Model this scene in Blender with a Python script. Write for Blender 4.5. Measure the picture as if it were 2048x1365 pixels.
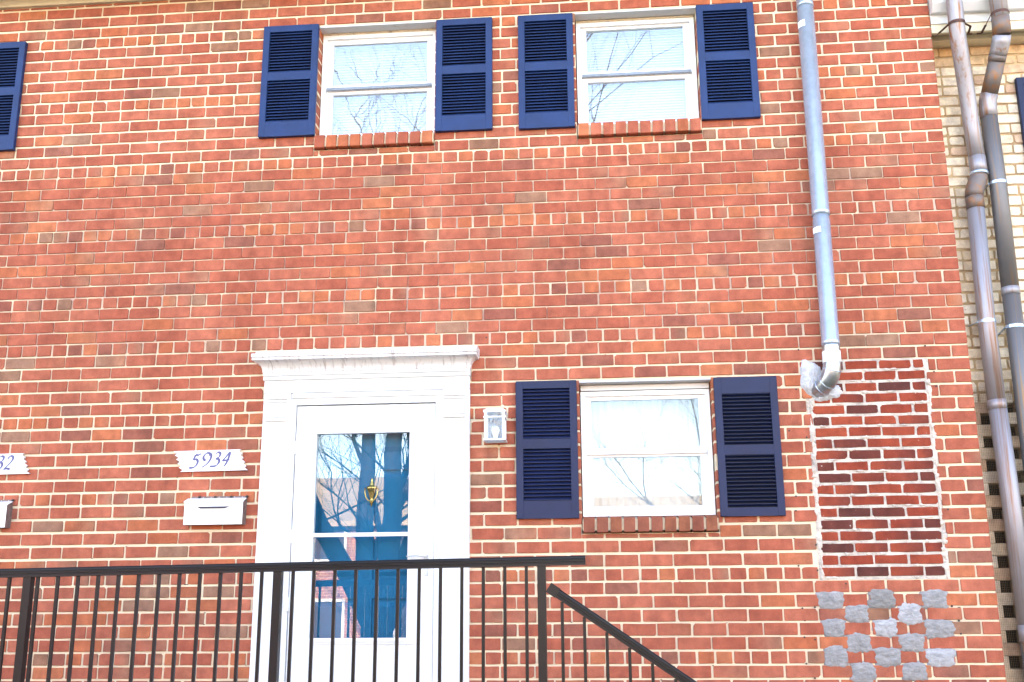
import bpy, math, random
from mathutils import Vector, Matrix

scene = bpy.context.scene
for o in list(bpy.data.objects):
    bpy.data.objects.remove(o)
COL = scene.collection

# ------------------------------------------------------------------ camera
YAW, PITCH, ROLL = math.radians(-4.978), math.radians(14.527), math.radians(-0.367)
CAM = Vector((0.0, -6.828, 1.6))
fw = Vector((math.sin(YAW) * math.cos(PITCH), math.cos(YAW) * math.cos(PITCH), math.sin(PITCH)))
rt0 = Vector((math.cos(YAW), -math.sin(YAW), 0.0))
up0 = rt0.cross(fw)
rt = rt0 * math.cos(ROLL) + up0 * math.sin(ROLL)
up = up0 * math.cos(ROLL) - rt0 * math.sin(ROLL)
cam_data = bpy.data.cameras.new('camera')
cam_data.lens = 36.0 * 2150.0 / 2048.0
cam_data.sensor_width = 36.0
cam_data.clip_start = 0.05
cam_data.clip_end = 2000.0
cam = bpy.data.objects.new('camera', cam_data)
COL.objects.link(cam)
m = Matrix((rt, up, -fw)).transposed().to_4x4()
m.translation = CAM
cam.matrix_world = m
scene.camera = cam

# ------------------------------------------------------------------ light
SUN_EL, SUN_AZ = math.radians(20.0), math.radians(8.0)      # low winter sun behind the house
world = bpy.data.worlds.new('World')
scene.world = world
world.use_nodes = True
wn = world.node_tree
for n in list(wn.nodes):
    wn.nodes.remove(n)
wo = wn.nodes.new('ShaderNodeOutputWorld')
wb = wn.nodes.new('ShaderNodeBackground')
ws = wn.nodes.new('ShaderNodeTexSky')
ws.sky_type = 'NISHITA'
ws.sun_disc = False
ws.sun_elevation = SUN_EL
ws.sun_rotation = SUN_AZ
ws.air_density = 1.0
ws.dust_density = 0.8
ws.ozone_density = 1.0
wb.inputs['Strength'].default_value = 0.13
wn.links.new(ws.outputs['Color'], wb.inputs['Color'])
wn.links.new(wb.outputs[0], wo.inputs['Surface'])

sd = bpy.data.lights.new('sun', 'SUN')
sd.energy = 4.0
sd.angle = math.radians(0.55)
sd.color = (1.0, 0.93, 0.82)
sun = bpy.data.objects.new('sun', sd)
COL.objects.link(sun)
to_sun = Vector((math.sin(SUN_AZ) * math.cos(SUN_EL), math.cos(SUN_AZ) * math.cos(SUN_EL), math.sin(SUN_EL)))
sun.rotation_euler = to_sun.to_track_quat('Z', 'Y').to_euler()
sun.location = (0, 20, 20)

vs = scene.view_settings
vs.view_transform = 'Standard'
vs.look = 'None'
vs.gamma = 1.0
vs.use_curve_mapping = False
vs.exposure = 3.58
vs.use_white_balance = True
vs.white_balance_temperature = 7400
vs.white_balance_tint = 19

# ------------------------------------------------------------------ materials
def nodes_of(mat):
    nt = mat.node_tree
    return nt, nt.nodes['Principled BSDF']

def mat(name, col, rough=0.6, var=0.12, scale=6.0, bump=0.0, bscale=60.0, metal=0.0, spec=0.5, col2=None, stretch=None, fac2=(0.4, 0.7), coat=0.0):
    """Principled surface whose colour drifts with noise in world space."""
    M_ = bpy.data.materials.new(name)
    M_.use_nodes = True
    nt, bs = nodes_of(M_)
    bs.inputs['Roughness'].default_value = rough
    bs.inputs['Metallic'].default_value = metal
    bs.inputs['Specular IOR Level'].default_value = spec
    if coat:
        bs.inputs['Coat Weight'].default_value = coat
    geo = nt.nodes.new('ShaderNodeNewGeometry')
    src = geo.outputs['Position']
    if stretch:
        mp = nt.nodes.new('ShaderNodeMapping')
        mp.inputs['Scale'].default_value = stretch
        nt.links.new(src, mp.inputs['Vector'])
        src = mp.outputs['Vector']
    nz = nt.nodes.new('ShaderNodeTexNoise')
    nz.inputs['Scale'].default_value = scale
    nz.inputs['Detail'].default_value = 6.0
    nz.inputs['Roughness'].default_value = 0.65
    nt.links.new(src, nz.inputs['Vector'])
    rp = nt.nodes.new('ShaderNodeValToRGB')
    c = col
    d = col2 if col2 else tuple(max(0.0, x * (1 - 2 * var)) for x in col)
    e = col if col2 else tuple(min(1.0, x * (1 + var)) for x in col)
    rp.color_ramp.elements[0].position = fac2[0]
    rp.color_ramp.elements[1].position = fac2[1]
    rp.color_ramp.elements[0].color = (*e, 1)
    rp.color_ramp.elements[1].color = (*d, 1)
    nt.links.new(nz.outputs['Fac'], rp.inputs['Fac'])
    nt.links.new(rp.outputs['Color'], bs.inputs['Base Color'])
    if bump:
        n2 = nt.nodes.new('ShaderNodeTexNoise')
        n2.inputs['Scale'].default_value = bscale
        n2.inputs['Detail'].default_value = 5.0
        nt.links.new(geo.outputs['Position'], n2.inputs['Vector'])
        bp = nt.nodes.new('ShaderNodeBump')
        bp.inputs['Strength'].default_value = bump
        bp.inputs['Distance'].default_value = 0.01
        nt.links.new(n2.outputs['Fac'], bp.inputs['Height'])
        nt.links.new(bp.outputs['Normal'], bs.inputs['Normal'])
    return M_

def brick_mat(name, dust=(0.60, 0.42, 0.30), dust_amt=0.09, bump=0.5, fleck=None):
    """Fired clay: each brick's own colour (attribute) with kiln marks, pits and mortar dust."""
    M_ = bpy.data.materials.new(name)
    M_.use_nodes = True
    nt, bs = nodes_of(M_)
    bs.inputs['Roughness'].default_value = 0.88
    bs.inputs['Specular IOR Level'].default_value = 0.25
    at = nt.nodes.new('ShaderNodeAttribute')
    at.attribute_name = 'tint'
    geo = nt.nodes.new('ShaderNodeNewGeometry')
    def noise(sc, det=4.0, rough=0.6):
        n = nt.nodes.new('ShaderNodeTexNoise')
        n.inputs['Scale'].default_value = sc
        n.inputs['Detail'].default_value = det
        n.inputs['Roughness'].default_value = rough
        nt.links.new(geo.outputs['Position'], n.inputs['Vector'])
        return n
    def ramp(n, p0, p1, c0, c1):
        r = nt.nodes.new('ShaderNodeValToRGB')
        r.color_ramp.elements[0].position = p0
        r.color_ramp.elements[1].position = p1
        r.color_ramp.elements[0].color = (*c0, 1)
        r.color_ramp.elements[1].color = (*c1, 1)
        nt.links.new(n.outputs['Fac'], r.inputs['Fac'])
        return r
    def mix(kind, fac, a, b):
        x = nt.nodes.new('ShaderNodeMixRGB')
        x.blend_type = kind
        if isinstance(fac, float):
            x.inputs[0].default_value = fac
        else:
            nt.links.new(fac, x.inputs[0])
        for i, s in ((1, a), (2, b)):
            if isinstance(s, tuple):
                x.inputs[i].default_value = (*s, 1)
            else:
                nt.links.new(s, x.inputs[i])
        return x.outputs[0]
    big = ramp(noise(13.0, 3.0), 0.3, 0.72, (0.74, 0.70, 0.70), (1.2, 1.18, 1.15))
    c = mix('MULTIPLY', 1.0, at.outputs['Color'], big.outputs['Color'])
    fine = ramp(noise(180.0, 5.0, 0.7), 0.25, 0.75, (0.78, 0.76, 0.76), (1.18, 1.2, 1.2))
    c = mix('MULTIPLY', 1.0, c, fine.outputs['Color'])
    mp = nt.nodes.new('ShaderNodeMapping')
    mp.inputs['Scale'].default_value = (1.0, 1.0, 0.22)
    nt.links.new(geo.outputs['Position'], mp.inputs['Vector'])
    sn = nt.nodes.new('ShaderNodeTexNoise')
    sn.inputs['Scale'].default_value = 3.2
    sn.inputs['Detail'].default_value = 7.0
    sn.inputs['Roughness'].default_value = 0.7
    nt.links.new(mp.outputs['Vector'], sn.inputs['Vector'])
    soot = ramp(sn, 0.33, 0.63, (0.77, 0.73, 0.72), (1.10, 1.10, 1.09))
    c = mix('MULTIPLY', 1.0, c, soot.outputs['Color'])
    dst = ramp(noise(55.0, 6.0, 0.75), 0.58, 0.86, (0, 0, 0), (1, 1, 1))
    dm = nt.nodes.new('ShaderNodeMath')
    dm.operation = 'MULTIPLY'
    dm.inputs[1].default_value = dust_amt * 3
    nt.links.new(dst.outputs['Color'], dm.inputs[0])
    c = mix('MIX', dm.outputs[0], c, dust)
    pit = ramp(noise(260.0, 2.0), 0.27, 0.34, (1, 1, 1), (0, 0, 0))
    pm = nt.nodes.new('ShaderNodeMath')
    pm.operation = 'MULTIPLY'
    pm.inputs[1].default_value = 0.6
    nt.links.new(pit.outputs['Color'], pm.inputs[0])
    c = mix('MIX', pm.outputs[0], c, (0.05, 0.02, 0.015))
    if fleck:
        fk = ramp(noise(fleck[1], 6.0, 0.7), fleck[2], fleck[2] + 0.04, (0, 0, 0), (1, 1, 1))
        c = mix('MIX', fk.outputs['Color'], c, fleck[0])
    nt.links.new(c, bs.inputs['Base Color'])
    bp = nt.nodes.new('ShaderNodeBump')
    bp.inputs['Strength'].default_value = bump
    bp.inputs['Distance'].default_value = 0.004
    nt.links.new(noise(140.0, 6.0, 0.75).outputs['Fac'], bp.inputs['Height'])
    nt.links.new(bp.outputs['Normal'], bs.inputs['Normal'])
    return M_

def glass_mat(name, r0=0.06, tint=(1, 1, 1), wave=0.0, wscale=2.0):
    M_ = bpy.data.materials.new(name)
    M_.use_nodes = True
    nt = M_.node_tree
    for n in list(nt.nodes):
        nt.nodes.remove(n)
    out = nt.nodes.new('ShaderNodeOutputMaterial')
    mx = nt.nodes.new('ShaderNodeMixShader')
    tr = nt.nodes.new('ShaderNodeBsdfTransparent')
    gl = nt.nodes.new('ShaderNodeBsdfGlossy')
    lw = nt.nodes.new('ShaderNodeLayerWeight')
    lw.inputs['Blend'].default_value = 0.5
    pw = nt.nodes.new('ShaderNodeMath')
    pw.operation = 'POWER'
    pw.inputs[1].default_value = 5.0
    nt.links.new(lw.outputs['Facing'], pw.inputs[0])
    fr = nt.nodes.new('ShaderNodeMath')
    fr.operation = 'MULTIPLY_ADD'
    fr.inputs[1].default_value = 1.0 - r0
    fr.inputs[2].default_value = r0
    nt.links.new(pw.outputs[0], fr.inputs[0])
    tr.inputs['Color'].default_value = (*tint, 1)
    gl.inputs['Color'].default_value = (1, 1, 1, 1)
    gl.inputs['Roughness'].default_value = 0.0
    if wave:
        geo = nt.nodes.new('ShaderNodeNewGeometry')
        n = nt.nodes.new('ShaderNodeTexNoise')
        n.inputs['Scale'].default_value = wscale
        n.inputs['Detail'].default_value = 1.0
        nt.links.new(geo.outputs['Position'], n.inputs['Vector'])
        bp = nt.nodes.new('ShaderNodeBump')
        bp.inputs['Strength'].default_value = 1.0
        bp.inputs['Distance'].default_value = wave
        nt.links.new(n.outputs['Fac'], bp.inputs['Height'])
        nt.links.new(bp.outputs['Normal'], gl.inputs['Normal'])
    nt.links.new(fr.outputs[0], mx.inputs[0])
    nt.links.new(tr.outputs[0], mx.inputs[1])
    nt.links.new(gl.outputs[0], mx.inputs[2])
    nt.links.new(mx.outputs[0], out.inputs['Surface'])
    return M_

def wall_brick_mat(name, c1, c2, mortar, scale=1.0, flip=False):
    """Brick courses too far off to be told apart, as texture."""
    M_ = bpy.data.materials.new(name)
    M_.use_nodes = True
    nt, bs = nodes_of(M_)
    bs.inputs['Roughness'].default_value = 0.9
    geo = nt.nodes.new('ShaderNodeNewGeometry')
    sp = nt.nodes.new('ShaderNodeSeparateXYZ')
    cb = nt.nodes.new('ShaderNodeCombineXYZ')
    nt.links.new(geo.outputs['Position'], sp.inputs[0])
    nt.links.new(sp.outputs['Y' if flip else 'X'], cb.inputs[0])
    nt.links.new(sp.outputs['Z'], cb.inputs[1])
    bt = nt.nodes.new('ShaderNodeTexBrick')
    bt.inputs['Scale'].default_value = scale
    bt.inputs['Brick Width'].default_value = 0.2127
    bt.inputs['Row Height'].default_value = 0.083
    bt.inputs['Mortar Size'].default_value = 0.007
    bt.inputs['Color1'].default_value = (*c1, 1)
    bt.inputs['Color2'].default_value = (*c2, 1)
    bt.inputs['Mortar'].default_value = (*mortar, 1)
    nt.links.new(cb.outputs[0], bt.inputs['Vector'])
    nt.links.new(bt.outputs['Color'], bs.inputs['Base Color'])
    return M_

MT = {}
MT['brick'] = brick_mat('red_clay_brick')
MT['patch_brick'] = brick_mat('dark_red_clay_brick', dust=(0.6, 0.55, 0.52), dust_amt=0.05, fleck=((0.72, 0.68, 0.64), 26.0, 0.66))
MT['cream_brick'] = brick_mat('peeling_cream_brick', dust=(0.30, 0.10, 0.05), dust_amt=0.04, bump=0.8, fleck=((0.34, 0.13, 0.08), 24.0, 0.66))
MT['mortar'] = mat('cream_mortar', (0.74, 0.61, 0.42), 0.92, col2=(0.54, 0.44, 0.33), scale=1.7, fac2=(0.46, 0.78), bump=0.5, bscale=120)
def older_band(M_, z0, z1, soft, col):
    """the courses between two heights were pointed with a greyer mix"""
    nt, bs = nodes_of(M_)
    src = bs.inputs['Base Color'].links[0].from_socket
    geo = nt.nodes.new('ShaderNodeNewGeometry')
    sp = nt.nodes.new('ShaderNodeSeparateXYZ')
    nt.links.new(geo.outputs['Position'], sp.inputs[0])
    a = nt.nodes.new('ShaderNodeMapRange')
    a.interpolation_type = 'SMOOTHSTEP'
    a.inputs['From Min'].default_value = z0 - soft
    a.inputs['From Max'].default_value = z0 + soft
    b = nt.nodes.new('ShaderNodeMapRange')
    b.interpolation_type = 'SMOOTHSTEP'
    b.inputs['From Min'].default_value = z1 + soft
    b.inputs['From Max'].default_value = z1 - soft
    nz = nt.nodes.new('ShaderNodeTexNoise')
    nz.inputs['Scale'].default_value = 4.5
    nz.inputs['Detail'].default_value = 5.0
    nt.links.new(geo.outputs['Position'], nz.inputs['Vector'])
    r = nt.nodes.new('ShaderNodeMapRange')
    r.inputs['From Min'].default_value = 0.36
    r.inputs['From Max'].default_value = 0.60
    nt.links.new(nz.outputs['Fac'], r.inputs['Value'])
    for q in (a, b):
        nt.links.new(sp.outputs['Z'], q.inputs['Value'])
    m1 = nt.nodes.new('ShaderNodeMath'); m1.operation = 'MULTIPLY'
    m2 = nt.nodes.new('ShaderNodeMath'); m2.operation = 'MULTIPLY'
    nt.links.new(a.outputs[0], m1.inputs[0]); nt.links.new(b.outputs[0], m1.inputs[1])
    nt.links.new(m1.outputs[0], m2.inputs[0]); nt.links.new(r.outputs[0], m2.inputs[1])
    mx = nt.nodes.new('ShaderNodeMixRGB')
    nt.links.new(m2.outputs[0], mx.inputs[0])
    nt.links.new(src, mx.inputs[1])
    mx.inputs[2].default_value = (*col, 1)
    nt.links.new(mx.outputs[0], bs.inputs['Base Color'])
older_band(MT['mortar'], 3.36, 4.62, 0.22, (0.47, 0.32, 0.25))
MT['white_mortar'] = mat('white_smeared_mortar', (0.64, 0.56, 0.47), 0.92, col2=(0.36, 0.30, 0.26), scale=9.0, bump=0.9, bscale=70)
MT['cream_mortar'] = mat('stained_cream_mortar', (0.56, 0.40, 0.22), 0.92, col2=(0.28, 0.17, 0.09), scale=5.0, bump=0.6, bscale=90)
MT['cement'] = mat('grey_cement', (0.285, 0.275, 0.27), 0.93, var=0.22, scale=18.0, bump=1.0, bscale=45, stretch=(1, 1, 3.0), fac2=(0.3, 0.75))
MT['cement_pale'] = mat('pale_cement', (0.37, 0.365, 0.37), 0.93, var=0.2, scale=18.0, bump=1.0, bscale=45, stretch=(1, 1, 3.0), fac2=(0.3, 0.75))
MT['cement_dark'] = mat('dark_cement', (0.225, 0.215, 0.205), 0.93, var=0.2, scale=22.0, bump=1.0, bscale=45, stretch=(1, 1, 3.0), fac2=(0.3, 0.75))
MT['foam'] = mat('spray_foam', (0.56, 0.58, 0.62), 0.9, col2=(0.36, 0.34, 0.33), scale=22.0, bump=1.0, bscale=40)
MT['white'] = mat('white_paint', (0.69, 0.69, 0.685), 0.42, var=0.03, scale=3.0, bump=0.06, bscale=30)
MT['worn_white'] = mat('weathered_white_paint', (0.70, 0.67, 0.66), 0.55, col2=(0.30, 0.24, 0.22), scale=9.0, fac2=(0.52, 0.74), stretch=(6, 1, 0.7), bump=0.15)
MT['vinyl'] = mat('white_vinyl', (0.80, 0.81, 0.82), 0.32, var=0.03, scale=2.0)
MT['cream'] = mat('cream_trim_paint', (0.66, 0.58, 0.42), 0.55, var=0.08, scale=4.0)
MT['tan'] = mat('shaded_soffit_tan', (0.42, 0.36, 0.27), 0.6, var=0.08, scale=4.0)  # eave shade is mixed into the soffit colour as tan
MT['lintel'] = mat('pale_painted_steel', (0.52, 0.52, 0.52), 0.55, col2=(0.40, 0.33, 0.24), scale=14.0, fac2=(0.58, 0.8))
MT['track'] = mat('grey_aluminium_track', (0.20, 0.24, 0.29), 0.5, var=0.1, scale=20.0)
MT['caulk'] = mat('old_caulk', (0.60, 0.50, 0.36), 0.9, col2=(0.16, 0.11, 0.07), scale=30.0, fac2=(0.55, 0.7), bump=1.0, bscale=80)
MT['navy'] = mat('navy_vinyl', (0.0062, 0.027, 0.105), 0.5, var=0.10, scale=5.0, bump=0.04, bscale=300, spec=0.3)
MT['navy_dark'] = mat('dark_navy_vinyl', (0.0065, 0.013, 0.052), 0.5, var=0.10, scale=5.0, bump=0.04, bscale=300, spec=0.3)  # darker tone of the shutter navy
MT['shutter_back'] = mat('shaded_shutter_backing', (0.0016, 0.0022, 0.006), 0.7, var=0.1, spec=0.2)  # near-black colour paints in the shade between the slats
MT['blue'] = mat('blue_door_paint', (0.0002, 0.155, 0.280), 0.45, var=0.05, scale=3.0, spec=0.12)
MT['brass'] = mat('polished_brass', (0.72, 0.47, 0.13), 0.22, var=0.1, scale=40.0, metal=1.0)
MT['galv'] = mat('galvanised_steel', (0.48, 0.58, 0.70), 0.27, var=0.06, scale=18.0, metal=0.6, bump=0.03, bscale=150)
MT['galv_dull'] = mat('elbow_steel', (0.42, 0.45, 0.48), 0.32, var=0.15, scale=22.0, metal=0.9)
MT['rust'] = mat('rust_stained_flue', (0.33, 0.31, 0.33), 0.5, col2=(0.27, 0.11, 0.035), scale=9.0, metal=0.5, stretch=(4.0, 4.0, 0.12), fac2=(0.51, 0.70), bump=0.1, bscale=120)
MT['rust_dark'] = mat('dark_rusted_flue', (0.17, 0.14, 0.13), 0.6, col2=(0.30, 0.13, 0.05), scale=16.0, metal=0.4, fac2=(0.46, 0.64), bump=0.2, bscale=120)
MT['flue_grey'] = mat('weathered_zinc_flue', (0.155, 0.145, 0.145), 0.5, col2=(0.30, 0.17, 0.09), scale=9.0, metal=0.5, stretch=(5.0, 5.0, 0.10), fac2=(0.54, 0.66), bump=0.12, bscale=200)
MT['strap'] = mat('rusty_strap_iron', (0.10, 0.045, 0.035), 0.7, var=0.2, scale=30.0, metal=0.4)
MT['tape'] = mat('white_tape', (0.82, 0.84, 0.86), 0.5, var=0.03)
MT['black'] = mat('bronze_black_aluminium', (0.0034, 0.0028, 0.0042), 0.36, var=0.3, scale=9.0, spec=0.25)
MT['plaque'] = mat('white_plaque', (0.82, 0.81, 0.83), 0.4, var=0.02)
MT['violet'] = mat('violet_blue_lettering', (0.085, 0.085, 0.21), 0.5, var=0.1, scale=40.0)
MT['mail'] = mat('white_enamel', (0.80, 0.80, 0.80), 0.35, var=0.03, scale=4.0)
MT['mail_side'] = mat('brown_metal_and_side_shade', (0.16, 0.11, 0.10), 0.5, var=0.2, scale=20.0)  # brown metal of the back plate; paints shade on sides and bottom
MT['dark'] = mat('dark_violet_tone', (0.035, 0.03, 0.05), 0.6, var=0.1)  # one dark tone for painted slot shade, emblem and far window panes
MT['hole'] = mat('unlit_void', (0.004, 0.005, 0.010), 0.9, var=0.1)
MT['glass'] = glass_mat('window_glass', 0.16, (0.93, 0.97, 0.98))
MT['glass_wavy'] = glass_mat('wavy_window_glass', 0.16, (0.93, 0.97, 0.98), wave=0.0008, wscale=5.0)
MT['glass_low'] = glass_mat('lower_window_glass', 0.06, (0.93, 0.97, 0.98))
MT['storm_glass'] = glass_mat('storm_door_glass', 0.065, (0.92, 0.95, 0.97))
MT['lamp_glass'] = glass_mat('lantern_glass', 0.05, (0.9, 0.93, 0.95), wave=0.004, wscale=60.0)
MT['blind'] = mat('white_blind', (0.40, 0.43, 0.45), 0.5, var=0.03)
MT['curtain'] = mat('white_sheer_curtain', (0.36, 0.38, 0.39), 0.8, var=0.04, scale=5.0)
MT['inner'] = mat('room_plaster', (0.35, 0.33, 0.30), 0.9, var=0.05)
MT['concrete'] = mat('porch_concrete', (0.34, 0.32, 0.29), 0.9, var=0.2, scale=7.0, bump=0.4)
MT['paving'] = mat('pavement_concrete', (0.40, 0.38, 0.35), 0.9, var=0.15, scale=2.0, bump=0.3)
MT['asphalt'] = mat('asphalt', (0.05, 0.05, 0.052), 0.9, var=0.2, scale=4.0, bump=0.4)
MT['grass'] = mat('winter_lawn', (0.10, 0.105, 0.045), 0.95, col2=(0.16, 0.13, 0.07), scale=3.0, bump=0.8, bscale=60)
MT['roof'] = mat('grey_shingles', (0.10, 0.095, 0.09), 0.9, var=0.2, scale=10.0)
MT['tan_roof'] = mat('tan_shingles', (0.42, 0.33, 0.22), 0.9, var=0.15, scale=8.0)
MT['bark'] = mat('grey_brown_bark', (0.040, 0.029, 0.023), 0.95, var=0.25, scale=9.0, bump=0.8, bscale=30, spec=0.1)
MT['far_brick'] = wall_brick_mat('far_brick_wall', (0.36, 0.12, 0.07), (0.30, 0.10, 0.065), (0.55, 0.45, 0.33))
MT['side_brick'] = wall_brick_mat('red_brick_courses', (0.34, 0.105, 0.065), (0.28, 0.09, 0.06), (0.58, 0.47, 0.33))
MT['far_cream'] = wall_brick_mat('far_cream_wall', (0.62, 0.53, 0.36), (0.56, 0.47, 0.33), (0.45, 0.36, 0.22))
MT['wire'] = mat('rusty_wire', (0.24, 0.17, 0.10), 0.7, var=0.2, scale=30, metal=0.3)
MT['spot'] = mat('black_plug', (0.02, 0.018, 0.018), 0.6, var=0.1)

# ------------------------------------------------------------------ mesh helpers
ORG = {}

class MB:
    def __init__(s):
        s.v, s.f, s.t, s.sm = [], [], None, []
    def add(s, verts, faces, tint=None, smooth=False):
        b = len(s.v)
        s.v += [tuple(q) for q in verts]
        s.f += [tuple(i + b for i in f) for f in faces]
        s.sm += [smooth] * len(faces)
        if tint is not None:
            if s.t is None:
                s.t = []
            s.t += tint if isinstance(tint, list) else [tint] * len(verts)
        return s
    def box(s, x0, x1, y0, y1, z0, z1, bev=0.0):
        if bev <= 0:
            v = [(x, y, z) for x in (x0, x1) for y in (y0, y1) for z in (z0, z1)]
            f = [(0, 1, 3, 2), (4, 6, 7, 5), (0, 4, 5, 1), (2, 3, 7, 6), (0, 2, 6, 4), (1, 5, 7, 3)]
            return s.add(v, f)
        # chamfered box: rounded outline in XZ on the front (low y), straight back
        b = bev
        out = [(x0 + b, z0), (x1 - b, z0), (x1, z0 + b), (x1, z1 - b), (x1 - b, z1), (x0 + b, z1), (x0, z1 - b), (x0, z0 + b)]
        cx, cz = (x0 + x1) / 2, (z0 + z1) / 2
        inn = [(x + (b if x < cx else -b) * 0.8, z + (b if z < cz else -b) * 0.8) for x, z in out]
        n = 8
        v = [(x, y0, z) for x, z in inn] + [(x, y0 + b, z) for x, z in out] + [(x, y1, z) for x, z in out]
        f = [tuple(range(n))]
        for k in (0, 1):
            for i in range(n):
                j = (i + 1) % n
                f.append((k * n + i, (k + 1) * n + i, (k + 1) * n + j, k * n + j))
        f.append(tuple(range(3 * n - 1, 2 * n - 1, -1)))
        return s.add(v, f)
    def prism_x(s, prof, x0, x1):
        """profile of (y, z) points swept along x"""
        n = len(prof)
        v = [(x0, y, z) for y, z in prof] + [(x1, y, z) for y, z in prof]
        f = [tuple(range(n)), tuple(range(2 * n - 1, n - 1, -1))]
        f += [(i, n + i, n + (i + 1) % n, (i + 1) % n) for i in range(n)]
        return s.add(v, f)
    def prism_y(s, prof, y0, y1):
        """outline of (x, z) points given thickness along y"""
        n = len(prof)
        v = [(x, y0, z) for x, z in prof] + [(x, y1, z) for x, z in prof]
        f = [tuple(range(n)), tuple(range(2 * n - 1, n - 1, -1))]
        f += [(i, n + i, n + (i + 1) % n, (i + 1) % n) for i in range(n)]
        return s.add(v, f)
    def tube(s, pts, rad, n=14, cap=True, smooth=True):
        pts = [Vector(q) for q in pts]
        if not isinstance(rad, (list, tuple)):
            rad = [rad] * len(pts)
        v, f = [], []
        ref = None
        for i, q in enumerate(pts):
            a = pts[max(0, i - 1)]
            b = pts[min(len(pts) - 1, i + 1)]
            t = (b - a)
            if t.length < 1e-9:
                t = Vector((0, 0, 1))
            t.normalize()
            if ref is None:
                ref = Vector((1, 0, 0)) if abs(t.x) < 0.8 else Vector((0, 0, 1))
            u = (ref - t * ref.dot(t)).normalized()
            ref = u
            w = t.cross(u)
            for k in range(n):
                an = 2 * math.pi * k / n
                v.append(q + (u * math.cos(an) + w * math.sin(an)) * rad[i])
        for i in range(len(pts) - 1):
            for k in range(n):
                f.append((i * n + k, i * n + (k + 1) % n, (i + 1) * n + (k + 1) % n, (i + 1) * n + k))
        s.add(v, f, smooth=smooth)
        if cap:
            b = len(s.v) - len(v)
            s.f += [tuple(b + k for k in range(n - 1, -1, -1)), tuple(b + (len(pts) - 1) * n + k for k in range(n))]
            s.sm += [False, False]
        return s
    def bar(s, a, b, w, h, roll=None):
        """square bar between two points; h measured towards z"""
        a, b = Vector(a), Vector(b)
        t = (b - a).normalized()
        side = Vector((0, 1, 0)) if abs(t.y) < 0.9 else Vector((1, 0, 0))
        u = (side - t * side.dot(t)).normalized()
        v_ = t.cross(u)
        q = []
        for c in (a, b):
            for i, j in ((-1, -1), (1, -1), (1, 1), (-1, 1)):
                q.append(c + u * (i * w / 2) + v_ * (j * h / 2))
        return s.add(q, [(0, 1, 2, 3), (7, 6, 5, 4), (0, 4, 5, 1), (1, 5, 6, 2), (2, 6, 7, 3), (3, 7, 4, 0)])

def link(name, mb, material, parent=None, org=None, kind=None):
    if org is None:
        xs, ys, zs = zip(*mb.v)
        org = ((min(xs) + max(xs)) / 2, (min(ys) + max(ys)) / 2, min(zs))
    org = Vector(org)
    me = bpy.data.meshes.new(name)
    me.from_pydata([tuple(Vector(q) - org) for q in mb.v], [], mb.f)
    if any(mb.sm):
        me.polygons.foreach_set('use_smooth', mb.sm)
    if mb.t:
        at = me.color_attributes.new('tint', 'FLOAT_COLOR', 'POINT')
        at.data.foreach_set('color', [c for t in mb.t for c in (*t, 1.0)])
    me.validate()
    me.update()
    me.materials.append(MT[material] if isinstance(material, str) else material)
    o = bpy.data.objects.new(name, me)
    COL.objects.link(o)
    place(o, org, parent)
    if kind:
        o['kind'] = kind
    return o

def place(o, org, parent):
    org = Vector(org)
    ORG[o.name] = org
    if parent is not None:
        o.parent = parent
        o.location = org - ORG[parent.name]
    else:
        o.location = org

def thing(name, org, label, cat, group=None):
    o = bpy.data.objects.new(name, None)
    o.empty_display_size = 0.2
    COL.objects.link(o)
    place(o, org, None)
    o['label'] = label
    o['category'] = cat
    if group:
        o['group'] = group
    return o

def tag(o, label, cat, group=None):
    o['label'] = label
    o['category'] = cat
    if group:
        o['group'] = group
    return o

def structure(name, mb, material):
    o = link(name, mb, material)
    o['kind'] = 'structure'
    return o

def copy_tree(o, delta, parent=None):
    c = o.copy()
    COL.objects.link(c)
    ORG[c.name] = ORG[o.name] + Vector(delta)
    c.parent = parent
    if parent is None:
        c.location = o.location + Vector(delta)
    for ch in list(o.children):
        copy_tree(ch, delta, c)
    return c

rng = random.Random(5934)

# ------------------------------------------------------------------ ground, street
structure('ground', MB().add([(-400, -400, 0), (400, -400, 0), (400, 400, 0), (-400, 400, 0)], [(0, 1, 2, 3)]), 'grass')
structure('sidewalk', MB().box(-60, 60, -7.6, -5.9, -0.1, 0.03), 'paving')
structure('road', MB().add([(-120, -19.0, 0.004), (120, -19.0, 0.004), (120, -11.5, 0.004), (-120, -11.5, 0.004)], [(0, 1, 2, 3)]), 'asphalt')
structure('kerb', MB().box(-120, 120, -11.5, -11.3, -0.1, 0.12), 'paving')
structure('kerb', MB().box(-120, 120, -19.2, -19.0, -0.1, 0.12), 'paving')
structure('pavement', MB().box(-120, 120, -21.0, -19.2, -0.1, 0.121), 'paving')

# ------------------------------------------------------------------ the red brick townhouse
XR = 2.303                     # right-hand corner of the front
XL = -5.6
house = thing('brick_townhouse', (-1.5, 4.0, 0.0), 'long red brick townhouse front with navy shutters and a white framed blue door', 'house')

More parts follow.
